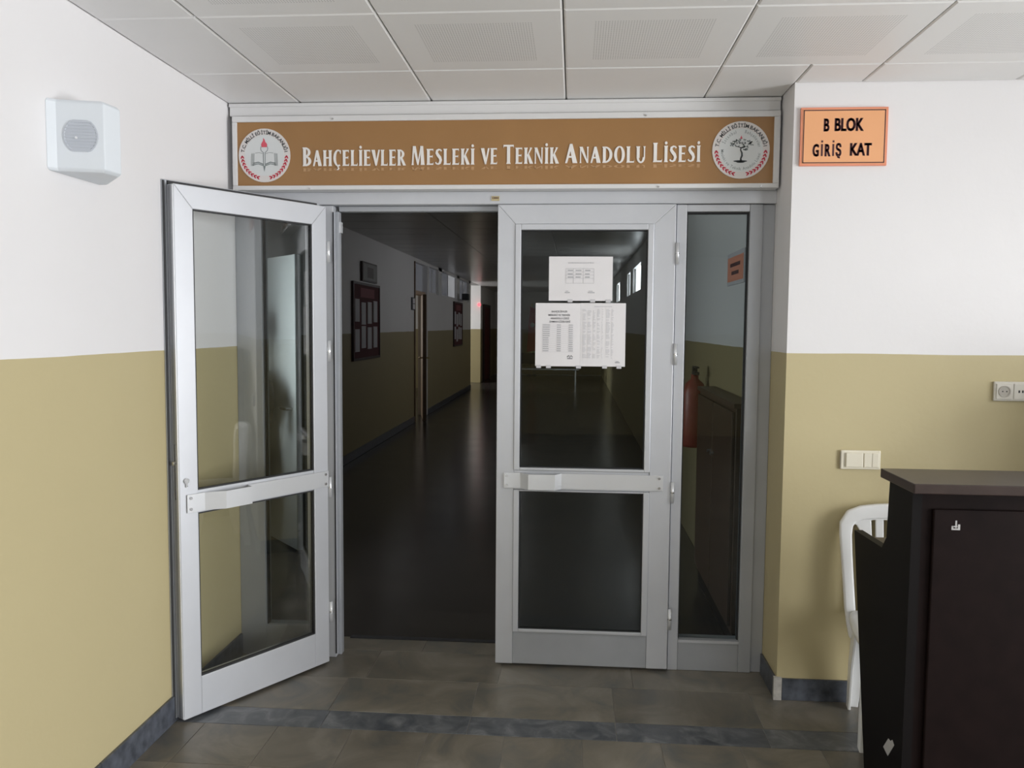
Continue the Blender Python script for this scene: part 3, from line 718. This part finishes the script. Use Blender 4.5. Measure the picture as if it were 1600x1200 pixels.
# emblem with torch and book
def emblem(cx, cz, R_, kind):
    root = MB(); disc(root, cx, cz, R_, SY-.004, SY-.0002); e = S(root.build('emblem_disc', 'emblem_ring'))
    def E_(mb, nm, m):
        o = mb.build(nm, m); o.parent = e; return o
    y = SY-.0046
    mb = MB(); disc(mb, cx, cz, R_*.76, SY-.0044, SY-.004); E_(mb, 'inner_disc', 'emblem_white')
    mb = MB(); ring_text(mb, 'T.C. MİLLİ EĞİTİM BAKANLIĞI', cx, cz, R_*.79, 172, 8, R_*.125, y, .025, xs=.95); E_(mb, 'ring_lettering', 'emblem_ink')
    for lm in laurel(cx, cz, R_*.86, y): E_(lm, 'laurel_branch', 'emblem_red')
    k = R_/(.255 if kind == 'torch' else .30)
    y2 = SY-.0052
    if kind == 'torch':
        Q = lambda u, v: (cx+u*k, cz+v*k)
        mb = MB()
        for sgn in (-1, 1):
            for u in (.105, .118, .13): stroke(mb, [Q(sgn*u, -.10), Q(sgn*(u-.004), .02-.1*(u-.105))], .0022, y2)
            stroke(mb, [Q(sgn*.11, -.075), Q(sgn*.06, -.065), Q(sgn*.01, -.085)], .005, y2)
            stroke(mb, [Q(sgn*.12, -.092), Q(sgn*.06, -.080), Q(sgn*.01, -.098)], .004, y2)
            stroke(mb, [Q(sgn*.09, .022), Q(sgn*.05, .026), Q(sgn*.015, .018)], .0016, y2)
        E_(mb, 'book', 'emblem_grey')
        mb = MB(); mb.prism([Q(-.012, .03), Q(.012, .03), Q(.010, -.11), Q(.0, -.155), Q(-.010, -.11)], y2-.0004, y2, 'y')
        stroke(mb, [Q(-.012, .03), Q(-.030, .045), Q(-.036, .065), Q(-.030, .085)], .0026, y2); stroke(mb, [Q(.012, .03), Q(.030, .045), Q(.036, .065), Q(.030, .085)], .0026, y2)
        t = E_(mb, 'torch', 'emblem_grey')
        mb = MB(); mb.prism([Q(-.004, .03), Q(.005, .03), Q(.004, -.10), Q(-.003, -.10)], y2-.0008, y2-.0004, 'y'); E_(mb, 'torch_shine', 'emblem_white')
        mb = MB(); mb.prism([Q(-.024, .078), Q(.026, .078), Q(.030, .10), Q(.022, .118), Q(.012, .125), Q(.004, .15), Q(-.008, .165), Q(-.010, .14), Q(-.024, .118), Q(-.030, .10)], y2-.0004, y2, 'y'); E_(mb, 'flame', 'emblem_pink')
    else:
        Q = lambda u, v: (cx+u*k, cz+v*k)
        mb = MB(); ring_text(mb, 'İstanbul', cx, cz, R_*.60, 160, 105, R_*.11, y, .004); E_(mb, 'inner_lettering', 'emblem_grey'); mb = MB(); ring_text(mb, 'Bahçelievler', cx, cz, R_*.60, 80, 8, R_*.11, y, .004); E_(mb, 'inner_lettering', 'emblem_grey'); mb = MB()
        ring_text(mb, 'Mesleki ve Teknik Anadolu Lisesi', cx, cz, R_*.70, 178, 350, R_*.10, y, .002, inward=True, xs=.9); E_(mb, 'inner_lettering', 'emblem_grey')
        mb = MB(); stroke(mb, [Q(.0, .03), Q(-.004, .0), Q(.010, -.03), Q(.012, -.06), Q(.0, -.09), Q(.002, -.115)], [.004, .005, .007, .008, .007, .010], y2)
        for p in ((-.02, .03, -.05, .04), (.01, .02, .04, .03)): stroke(mb, [Q(.0, .02), Q(p[0], p[1]), Q(p[2], p[3])], .003, y2)
        E_(mb, 'tree_trunk', 'emblem_ink')
        mb = MB(); rr = random.Random(3)
        for i in range(70):
            u = rr.uniform(-.125, .125); v = .065 + rr.uniform(-.042, .055)*(1-abs(u)/.2)
            if abs(u) < .06 and .055 < v < .09: continue
            ell(mb, *Q(u, v), .0042, .0026, rr.uniform(0, 3), y2, 6)
        for i in range(12): ell(mb, *Q(rr.uniform(.015, .075), rr.uniform(-.005, .03)), .0036, .0022, rr.uniform(0, 3), y2, 6)
        E_(mb, 'tree_crown', 'emblem_grey')
        mb = MB(); ell(mb, *Q(-.005, -.117), .030, .0042, 0, y2, 16); ell(mb, *Q(-.002, -.126), .018, .0036, 0, y2, 12); E_(mb, 'ground', 'emblem_ink')
        mb = MB(); line_text(mb, '1952', Q(-.048, 0)[0], Q(.052, 0)[0], Q(0, .062)[1], .0085, y2-.0006, .02); E_(mb, 'year', 'emblem_ink')
        mb = MB(); mb.prism([Q(-.014, .118), Q(.014, .118), Q(.006, .135), Q(.0, .152), Q(-.006, .135)], y2-.0004, y2, 'y'); E_(mb, 'flame', 'emblem_pink')
emblem(-1.408, 2.353, .1195, 'torch')
emblem(.711, 2.3605, .1225, 'tree')

# ================================================================== ORANGE PLATE
pl = empty('block_plate', (1.083, YF, 2.25)); tag(pl, 'orange rectangular B block ground floor plate on the white wall', 'sign')
def PL(mb, nm, m, bevel=0): o = mb.build(nm, m, None, bevel); o.parent = pl; o.matrix_parent_inverse = Matrix.Translation((-1.083, -YF, -2.25)); return o
px0, px1, pz0, pz1 = .912, 1.258, 2.255, 2.489
PL(MB().box(px0, px1, YF-.012, YF-.0005, pz0, pz1), 'plate_backing', 'plate_edge', .001)
PL(MB().box(px0+.008, px1-.008, YF-.0135, YF-.012, pz0+.008, pz1-.008), 'plate_face', 'plate_orange')
mb = MB(); q = .010; t = .004; yb = YF-.0140
for a in ((px0+q, px1-q, pz1-q-t, pz1-q), (px0+q, px1-q, pz0+q, pz0+q+t), (px0+q, px0+q+t, pz0+q, pz1-q), (px1-q-t, px1-q, pz0+q, pz1-q)): mb.box(a[0], a[1], yb, yb+.0003, a[2], a[3])
PL(mb, 'border_line', 'plate_ink')
for t_, a, b_, z, c_ in (('B', 1.003, 1.0265, 2.394, .050), ('BLOK', 1.046, 1.163, 2.395, .050), ('GİRİŞ', .961, 1.077, 2.294, .048), ('KAT', 1.110, 1.197, 2.296, .049)):
    hh = MB()
    gx_ = lambda p: .961+(p-283)*.116/183
    runs = [(t_, a, b_)] if t_ != 'GİRİŞ' else [('G', gx_(283), gx_(325)), ('R', gx_(360), gx_(399)), ('Ş', gx_(428), gx_(466))]
    for u_, xa, xb in runs:
        for dx in (-.0016, 0, .0016): line_text(hh, u_, xa+.0016+dx, xb-.0016+dx, z, c_, yb-abs(dx)*.05, .026)
    if t_ == 'GİRİŞ':
        for pa in (337, 408): hh.box(gx_(pa), gx_(pa+12), yb-.0001, yb+.0002, z, z+c_); hh.box(gx_(pa), gx_(pa+12), yb-.0001, yb+.0002, z+c_*1.13, z+c_*1.30)
    PL(hh, 'lettering', 'plate_ink')

# ================================================================== WALL LOUDSPEAKER
sp = empty('wall_speaker', (XL, 2.413, 2.155)); tag(sp, 'small white wall loudspeaker with grey round grille on the left wall', 'loudspeaker')
PLAN = [(.0, .0), (.020, .022), (.150, .057), (.158, .134), (.030, .285), (.0, .285)]
def ring_at(z, k): return [(x*k if x > 0 else 0, .14+(y_-.14)*k, z) for x, y_ in PLAN]
mb = MB(); mb.loft([ring_at(-.105, .93), ring_at(-.096, 1.0), ring_at(.100, 1.0), ring_at(.110, .94)]); mb.build('cabinet', 'speaker_body', sp, .003)
GA = math.atan2(.035, .130); gc = Vector((.085, .0395, .002)); gx = Vector((math.cos(GA), math.sin(GA), 0)); gn = Vector((math.sin(GA), -math.cos(GA), 0))
NA = 24
def gr(off, r_): return [tuple(gc + gn*off + gx*(r_*math.cos(2*math.pi*i/NA+.13)) + Vector((0, 0, max(-.86, min(.86, math.sin(2*math.pi*i/NA+.13)))*r_*1.1))) for i in range(NA)]
mb = MB(); mb.loft([gr(-.002, .050), gr(.002, .050), gr(.002, .046), gr(.0005, .044)]); g_ = mb.build('grille', 'grey_mesh', sp)
for i in range(10):
    zz = -.042 + i*.0093; hw = .045*math.sqrt(max(.1, 1-(zz/.056)**2)); c0 = gc + Vector((0, 0, zz))
    pts_ = []
    for dz in (-.0018, .0018):
        for du, dn in ((-hw, 0), (hw, 0), (hw, .0028), (-hw, .0028)): pts_.append(tuple(c0 + gx*du + gn*dn + Vector((0, 0, dz))))
    MB().add(pts_, [(0, 3, 2, 1), (4, 5, 6, 7), (0, 1, 5, 4), (1, 2, 6, 5), (2, 3, 7, 6), (3, 0, 4, 7)]).build('grille_slat', 'grey_mesh', g_)
c0 = gc + gx*(-.012) + Vector((0, 0, -.006))
mb = MB(); mb.tube([tuple(c0), tuple(c0+gn*.005)], .0035, 10); mb.build('indicator', 'white_plastic', sp)

# ================================================================== SWITCH AND SOCKETS
sw = empty('light_switch', (1.2, YF, 1.045)); tag(sw, 'cream double light switch on the khaki wall above the chair', 'switch')
B('plate', 'switch_plastic', -.081, .081, -.012, -.0005, -.040, .040, sw, .004)
B('side_shade', 'socket_recess', -.0815, -.0795, -.010, -.001, -.036, .036, sw)
B('rocker', 'switch_plastic', -.062, .008, -.019, -.012, -.030, .030, sw, .003); B('rocker', 'switch_plastic', .012, .044, -.017, -.012, -.030, .030, sw, .003); B('rocker', 'switch_plastic', .045, .072, -.017, -.012, -.030, .030, sw, .003)
so = empty('socket_strip', (1.72, YF, 1.34)); tag(so, 'beige wall socket strip at the right edge above the counter', 'socket')
B('plate', 'socket_plastic', 0, .26, -.014, -.0005, -.040, .040, so, .004)
B('module', 'socket_plastic', .008, .072, -.018, -.014, -.032, .032, so, .002); B('module', 'socket_plastic', .078, .16, -.0165, -.014, -.032, .032, so, .002)
ring = lambda x, r_, y0, y1, n=20: [(x+r_*math.cos(2*math.pi*i/n), y0 if False else y1, r_*math.sin(2*math.pi*i/n)) for i in range(n)]
mb = MB(); mb.loft([ring(.040, .024, 0, -.0175), ring(.040, .024, 0, -.021), ring(.040, .020, 0, -.021), ring(.040, .019, 0, -.0185)]); k_ = mb.build('socket_well', 'socket_recess', so)
for dx in (-.008, .008): MB().tube([(.040+dx, -.0185, 0), (.040+dx, -.0192, 0)], .0028, 8).build('pin_hole', 'gasket', k_)
for dx in (.098, .112, .126, .14): B('port', 'gasket', dx-.003, dx+.003, -.0172, -.0165, -.005, .005, so)

# ================================================================== RECEPTION COUNTER
ct = empty('reception_counter', (1.068, 2.66, 0)); tag(ct, 'dark brown wooden reception counter with raised ledge at the right', 'counter')
def C(o): o.parent = ct; o.matrix_parent_inverse = Matrix.Translation((-1.068, -2.66, 0)); return o
XC, XE = 1.068, 1.62
gable = [(2.66, 0), (2.985, 0), (3.18, .832), (2.900, .840), (2.862, .885), (2.850, 1.088), (2.66, 1.088)]
def gb(x): 
    mb = MB(); mb.prism(gable, x, x+.03, 'x'); return C(mb.build('gable', 'counter_dark'))
g1 = gb(XC); gb(XE-.03)
C(B('front_board', 'counter_wood', XC+.03, XE-.03, 2.664, 2.69, .04, 1.088)); C(B('plinth', 'counter_dark', XC+.03, XE-.03, 2.70, 2.72, 0, .04))
C(B('inner_board', 'counter_wood', XC+.03, XE-.03, 2.83, 2.848, .86, 1.088))
p_ = 1.130
for k in range(1): C(B('front_panel', 'counter_wood', p_, XE-.06, 2.652, 2.664, .06, 1.030, None, .005))
C(B('ledge', 'counter_top', XC-.026, XE+.026, 2.585, 2.868, 1.090, 1.121, None, .003))
C(B('worktop', 'counter_top', XC+.03, XE-.03, 2.69, 3.10, .800, .826, None, .002))
mb = MB(); mb.prism([(2.813, 0.174), (2.771, 0.164), (2.722, 0.226), (2.739, 0.236), (2.755, 0.224), (2.772, 0.224)], XC-.0012, XC-.0001, 'x'); C(mb.build('chipped_patch', 'chip'))
mb = MB(); X0, Z0 = 1.186, .966
for a in ((0, .026, 0, .005), (0, .005, .005, .013), (.006, .018, .009, .013), (.011, .016, .013, .030), (.019, .026, .005, .018), (.012, .015, .004, .009)):
    mb.box(X0+a[0], X0+a[1], 2.6512, 2.6519, Z0+a[2], Z0+a[3])
C(mb.build('chipped_patch', 'chip'))

fc = empty('shading_cupboard', (2.15, YF-.03, 0)); tag(fc, 'added out-of-view dark brown cupboard shading the wall right of the counter', 'cupboard')  # added outside the view to shade the lower wall at the right
B('carcass', 'counter_wood', 0, .8, -.42, 0, .06, 1.36, fc, .003); B('top', 'counter_top', -.02, .82, -.44, 0, 1.36, 1.385, fc, .003); B('plinth', 'counter_dark', .02, .78, -.40, -.01, 0, .06, fc)
for k in range(2):
    d_ = B('cupboard_door', 'counter_wood', .01+k*.395, .395+k*.395, -.438, -.42, .08, 1.34, fc, .003); MB().tube([(.36+k*.07, -.438, .8), (.36+k*.07, -.46, .8)], .01, 10).build('knob', 'steel', d_)

# ================================================================== WHITE PLASTIC CHAIR
ch = empty('plastic_chair', (1.333, 3.262, 0), math.radians(-9)); tag(ch, 'white moulded plastic chair standing between counter and wall', 'chair')
SEAT = .425
# seat: dished rounded slab
mb = MB(); n_, rings = 32, []
def srect(hx, hy, z, e=4.0, cy=-.01):
    o = []
    for i in range(n_):
        t = 2*math.pi*i/n_; c, s_ = math.cos(t), math.sin(t)
        o.append((hx*math.copysign(abs(c)**(2/e), c), cy+hy*math.copysign(abs(s_)**(2/e), s_), z))
    return o
mb.loft([srect(.215, .205, SEAT-.045), srect(.222, .212, SEAT-.02), srect(.222, .212, SEAT), srect(.19, .185, SEAT-.004), srect(.10, .10, SEAT-.016), srect(.02, .02, SEAT-.018)])
mb.build('seat', 'chair_plastic', ch, smooth=True)
# backrest on a tilted, slightly curved sheet: (u, v) -> local position
def bk(u, v, off=0.0):
    yb = .175 + .115*(v-.0)*.55 + .05*(1-(u/.26)**2)*.5 + off
    return (u, yb, SEAT-.02 + v)
def bstrip(mb, pts, wid, th=.016):
    rings = []
    for i, p in enumerate(pts):
        q = pts[min(i+1, len(pts)-1)]; r_ = pts[max(i-1, 0)]; dx, dy = q[0]-r_[0], q[1]-r_[1]; l = math.hypot(dx, dy) or 1; nx, ny = -dy/l, dx/l
        w_ = wid[i] if isinstance(wid, (list, tuple)) else wid
        a = (p[0]+nx*w_/2, p[1]+ny*w_/2); b_ = (p[0]-nx*w_/2, p[1]-ny*w_/2)
        rings.append([bk(*a, -th/2), bk(*b_, -th/2), bk(*b_, th/2), bk(*a, th/2)])
    mb.loft(rings)
arch = [(-.188, -.10), (-.196, -.04), (-.204, .03), (-.213, .14), (-.222, .25), (-.228, .33), (-.226, .375), (-.206, .408), (-.165, .424), (-.11, .431), (-.05, .435)]
arch = arch + [(0, .436)] + [(-x, y_) for x, y_ in reversed(arch)]
wd = [.030, .040, .044, .044, .046, .050, .056, .058, .058, .060, .062]; wd = wd + [.062] + wd[::-1]
mb = MB(); bstrip(mb, arch, wd, .03)
bko = mb.build('backrest', 'chair_plastic', ch, .009, smooth=True, seg=3)
mb = MB(); bstrip(mb, [(-.20, .396), (-.165, .396), (-.125, .408), (0, .412), (.125, .408), (.165, .396), (.20, .396)], [.04, .046, .024, .022, .024, .046, .04], .016); mb.build('top_panel', 'chair_plastic', bko)
for sg_ in (-1, 1):
    mb = MB(); bstrip(mb, [(sg_*.158, .385), (sg_*.142, .33), (sg_*.128, .22), (sg_*.118, .0)], [.062, .036, .032, .030], .014); mb.build('slat', 'chair_plastic', bko, .003)
for i in range(5):
    u = (i-2)*.046
    mb = MB(); bstrip(mb, [(u*1.04, .405), (u*1.0, .30), (u*.94, .18), (u*.90, .0)], [.032, .031, .029, .027], .013); mb.build('slat', 'chair_plastic', bko, .003)
# legs: tapered angle sections
for sx_ in (-1, 1):
    for sy_, foot in ((-1, (-.215, -.198)), (1, (-.200, .212))):
        t0 = Vector((sx_*.195, sy_*.165, SEAT-.03)); f0 = Vector((sx_*abs(foot[0]), foot[1], 0))
        def sec(c, w_): 
            a = sx_; b_ = sy_; t_ = .012
            return [(c.x+a*0, c.y+b_*0, c.z), (c.x-a*w_, c.y, c.z), (c.x-a*w_, c.y-b_*t_, c.z), (c.x-a*t_, c.y-b_*t_, c.z), (c.x-a*t_, c.y-b_*w_, c.z), (c.x, c.y-b_*w_, c.z)]
        m_ = t0.lerp(f0, .5) + Vector((sx_*.004, 0, 0))
        mb = MB(); mb.loft([sec(t0, .074), sec(m_, .060), sec(f0, .046)]); mb.build('leg', 'chair_plastic', ch, .003)

# ================================================================== INSIDE THE CORRIDOR
def board(label, y0, y1, z0, z1, seed):
    r = empty('notice_board', (CXL, (y0+y1)/2, z0)); tag(r, label, 'notice board', 'notice boards in the corridor'); W, H = y1-y0, z1-z0
    B('backing', 'board_red', .0, .02, -W/2, W/2, 0, H, r)
    mb = MB(); mb.box(.0, .03, -W/2-.03, -W/2, -.03, H+.03); mb.box(.0, .03, W/2, W/2+.03, -.03, H+.03); mb.box(0, .03, -W/2, W/2, H, H+.03); mb.box(0, .03, -W/2, W/2, -.03, 0); mb.build('frame', 'board_frame', r)
    rr = random.Random(seed)
    B('title_strip', 'title_dim', .02, .023, -W*.25, W*.3, H*.83, H*.96, r)
    k = 0
    for i in range(4):
        for j in range(2):
            a = -W/2+.06+i*(W-.1)/4; z = H*(.10+.36*j)+rr.uniform(-.02, .04)
            B('pinned_sheet', 'paper_dim', .021, .024+.001*k, a, a+.20, z, z+.27, r); k += 1
board('nearer dark red notice board with pinned sheets on the corridor wall', 9.54, 10.80, 1.19, 2.07, 1)
board('farther dark red notice board with pinned sheets beyond the tan door', 17.68, 18.95, 1.16, 2.07, 2)
pc = empty('framed_picture', (CXL, 10.3, 2.12)); tag(pc, 'small dark framed picture above the nearer notice board', 'picture')
B('frame', 'board_frame', 0, .03, -.37, .37, 0, .24, pc); B('print', 'picture', .03, .033, -.34, .34, .02, .22, pc); B('motif', 'board_frame', .033, .035, -.14, .16, .05, .18, pc)

dr = empty('door_3', (CXL, 0, 0)); struct(dr, 'tan corridor door standing ajar under a transom window', 'door')
for y_ in (Y1, Y2-.06): B('jamb', 'white_profile' if y_ > Y1 else 'door_edge', -.15, .015, y_, y_+.06, 0, 2.62, dr)
B('transom_bar', 'door_tan', -.12, -.02, Y1+.06, Y2-.06, 2.10, 2.16, dr); B('transom_pane', 'pane_dim', -.08, -.07, Y1+.06, Y2-.06, 2.16, 2.62, dr)
mb = MB(); mb.box(.0, .98, -.026, .026, .01, 2.09); o = mb.build('door_leaf', 'door_tan', dr); o.location = (-.07, Y2-.07, 0); o.rotation_euler = (0, 0, math.radians(-90+12.5)); leafo = o
B('leaf_edge', 'door_edge', .981, .992, -.03, .03, .01, 2.09, leafo)
for s_ in (-1, 1):
    mb = MB(); mb.tube([(.90, s_*.022, 1.05), (.90, s_*.075, 1.05), (.79, s_*.08, 1.05)], .012, 8); mb.box(.88, .92, min(s_*.022, s_*.028), max(s_*.022, s_*.028), .94, 1.14); mb.build('handle', 'brass', leafo)
rp = B('room_plate', 'ink', CXL, CXL+.02, 13.06, 13.30, 1.83, 2.03); tag(rp, 'small black and white room plate beside the tan door', 'plate')
for z in (1.845, 1.935): B('insert', 'paper', CXL+.02, CXL+.023, 13.12, 13.28, z, z+.08, rp)

wd_ = empty('white_door', (-2.56, 6.33, 0), math.atan2(5.6-6.33, -1.9+2.56)); tag(wd_, 'white door leaf standing open behind the left sidelight', 'door')
B('panel', 'door_white', 0, .98, -.02, .02, .01, 2.07, wd_, .003); B('edge_strip', 'alu_grey', .981, .992, -.02, .02, .01, 2.07, wd_)
mb = MB(); mb.tube([(.92, -.02, 1.0), (.92, -.06, 1.0), (.82, -.065, 1.0)], .011, 8); mb.build('handle', 'steel', wd_)
# black coat hung on that door
ca = math.atan2(5.6-6.33, -1.9+2.56)
coat = empty('black_coat', (-2.56+.60*math.cos(ca)+.16*math.sin(ca), 6.33+.60*math.sin(ca)-.16*math.cos(ca), .25), ca); tag(coat, 'black coat hanging on the open white door', 'coat')
mb = MB(); rg = []
for z, a, d in ((0, .10, .03), (.15, .16, .05), (.35, .17, .06), (.52, .13, .05), (.62, .09, .05), (.72, .16, .06), (.86, .24, .07), (.96, .17, .06), (1.02, .07, .04)):
    rg.append([(a*math.cos(2*math.pi*i/16)*(1+.12*math.sin(3*i+z*9)), d*math.sin(2*math.pi*i/16)*(1+.2*math.cos(2*i+z*7)), z) for i in range(16)])
mb.loft(rg); mb.build('body', 'black_cloth', coat, smooth=True)
mb = MB(); mb.tube([(.18, 0, .92), (.27, -.02, .80), (.25, -.03, .62)], [.06, .055, .04], 10); mb.build('sleeve', 'black_cloth', coat, smooth=True)
mb = MB(); mb.tube([(0, 0, 1.0), (0, .02, 1.28), (0, .05, 1.34)], .008, 8); mb.build('hanger_loop', 'black_cloth', coat)
mb = MB(); mb.loft([[(r_*math.cos(2*math.pi*i/12), -.02+q_, 1.33+zz+r_*1.3*math.sin(2*math.pi*i/12)) for i in range(12)] for r_, q_, zz in ((.03, -.05, 0), (.085, -.03, 0), (.09, .02, 0), (.05, .05, 0))]); mb.build('hood', 'black_cloth', coat, smooth=True)

ex = empty('fire_extinguisher', (.80, 5.55, .80)); tag(ex, 'dim red fire extinguisher hung on the corridor wall behind the sidelight', 'fire extinguisher')
cyl = lambda r_, z: [(r_*math.cos(2*math.pi*i/20), r_*math.sin(2*math.pi*i/20), z) for i in range(20)]
mb = MB(); mb.loft([cyl(.07, 0), cyl(.078, .02), cyl(.078, .36), cyl(.06, .42), cyl(.025, .45), cyl(.025, .48)]); mb.build('cylinder', 'ext_red', ex, smooth=True)
mb = MB(); mb.box(-.015, .015, -.10, .03, .48, .50); mb.box(-.012, .012, -.11, .0, .525, .535); mb.box(-.014, .014, -.02, .03, .50, .535); mb.build('valve', 'gasket', ex)
mb = MB(); mb.tube([(0, .03, .49), (.0, .09, .44), (0, .10, .30), (0, .095, .12)], .012, 8); mb.build('hose', 'gasket', ex, smooth=True)
B('bracket', 'gasket', .02, .09, -.03, .03, .30, .33, ex)
cs = empty('corridor_plate', (CXR, 4.68, 1.85)); tag(cs, 'red plate on the corridor wall seen through the right sidelight', 'sign')
B('plate_backing', 'paper_dim', -.008, -.0005, -.24, .24, -.02, .16, cs); B('plate_face', 'plate_edge', -.010, -.008, -.22, .22, 0, .135, cs)
B('text_line', 'plate_ink', -.0108, -.010, -.14, .14, .080, .100, cs); B('text_line', 'plate_ink', -.0108, -.010, -.10, .10, .035, .055, cs)
cb = empty('low_cabinet', (CXR, 4.65, 0)); tag(cb, 'low dark brown cabinet behind the right sidelight', 'cabinet')
B('body', 'cabinet_brown', -.10, -.002, -.58, .58, .08, 1.20, cb, .004); B('top', 'cabinet_brown', -.115, -.002, -.60, .60, 1.20, 1.225, cb, .003); B('plinth', 'counter_dark', -.09, -.002, -.57, .57, 0, .08, cb)
for k in range(2):
    d_ = B('cabinet_door', 'cabinet_brown', -.116, -.10, -.56+k*.565, -.005+k*.565, .11, 1.18, cb, .003)
    MB().tube([(-.116, -.05+k*.10, .9), (-.135, -.05+k*.10, .9)], .01, 8).build('knob', 'steel', d_)

rd = empty('door_4', (CXL, 24.2, 0)); struct(rd, 'dark red door at the far end of the corridor', 'door')
B('panel', 'door_red', .0, .04, -.75, .75, .01, 2.12, rd); B('frame', 'board_frame', 0, .06, -.82, -.75, 0, 2.19, rd); B('frame', 'board_frame', 0, .06, .75, .82, 0, 2.19, rd); B('frame', 'board_frame', 0, .06, -.75, .75, 2.12, 2.19, rd)
ld = MB().tube([(CXL+.24-.27, 22.86, 2.16), (CXL+.24-.27, 22.80, 2.16)], .045, 12).build('alarm_lamp', 'led_red'); tag(ld, 'glowing red alarm lamp in the side passage', 'lamp')
cm = empty('security_camera', (CXL, 18.45, 2.15)); tag(cm, 'small black security camera above the farther notice board', 'camera')
mb = MB(); mb.tube([(0, 0, .0), (.12, 0, .0)], .025, 8); mb.build('bracket', 'white_plastic', cm); mb = MB(); mb.box(.10, .24, -.16, .10, .0, .14); mb.build('body', 'gasket', cm, .01)
fg = empty('hanging_flag', (-1.35, 26.6, 0)); tag(fg, 'red flag hanging on a pole at the corridor end', 'flag')
mb = MB(); mb.tube([(0, 0, 0), (0, 0, 2.3)], .02, 8); mb.build('pole', 'brass', fg); B('foot', 'gasket', -.15, .15, -.15, .15, 0, .03, fg)
mb = MB(); mb.loft([[(-.06, -.03, 2.2), (.08, -.05, 2.15), (.10, .03, 2.15), (-.06, .04, 2.2)], [(-.12, -.05, 1.5), (.18, -.08, 1.5), (.16, .06, 1.5), (-.1, .06, 1.5)], [(-.16, -.05, .75), (.2, -.07, .8), (.18, .05, .8), (-.14, .06, .75)]]); fl = mb.build('cloth', 'flag_red', fg)
mb = MB(); disc(mb, .02, 1.62, .07, -.10, -.085, 20); mb.build('emblem_spot', 'paper', fl)
bn = empty('waiting_bench', (-.75, 22.5, 0)); tag(bn, 'dark bench with pale metal rail across the far corridor', 'bench')
B('seat', 'counter_dark', -.9, .9, -.2, .2, .40, .45, bn); B('backrest', 'counter_dark', -.9, .9, .17, .2, .55, .85, bn); B('rail', 'steel', -.9, .9, -.22, -.2, .41, .44, bn)
for sx_ in (-.8, .8):
    for sy_ in (-.16, .16): B('leg', 'steel', sx_-.02, sx_+.02, sy_-.02, sy_+.02, 0, .40, bn)
    B('back_post', 'steel', sx_-.02, sx_+.02, .2, .22, .40, .85, bn)
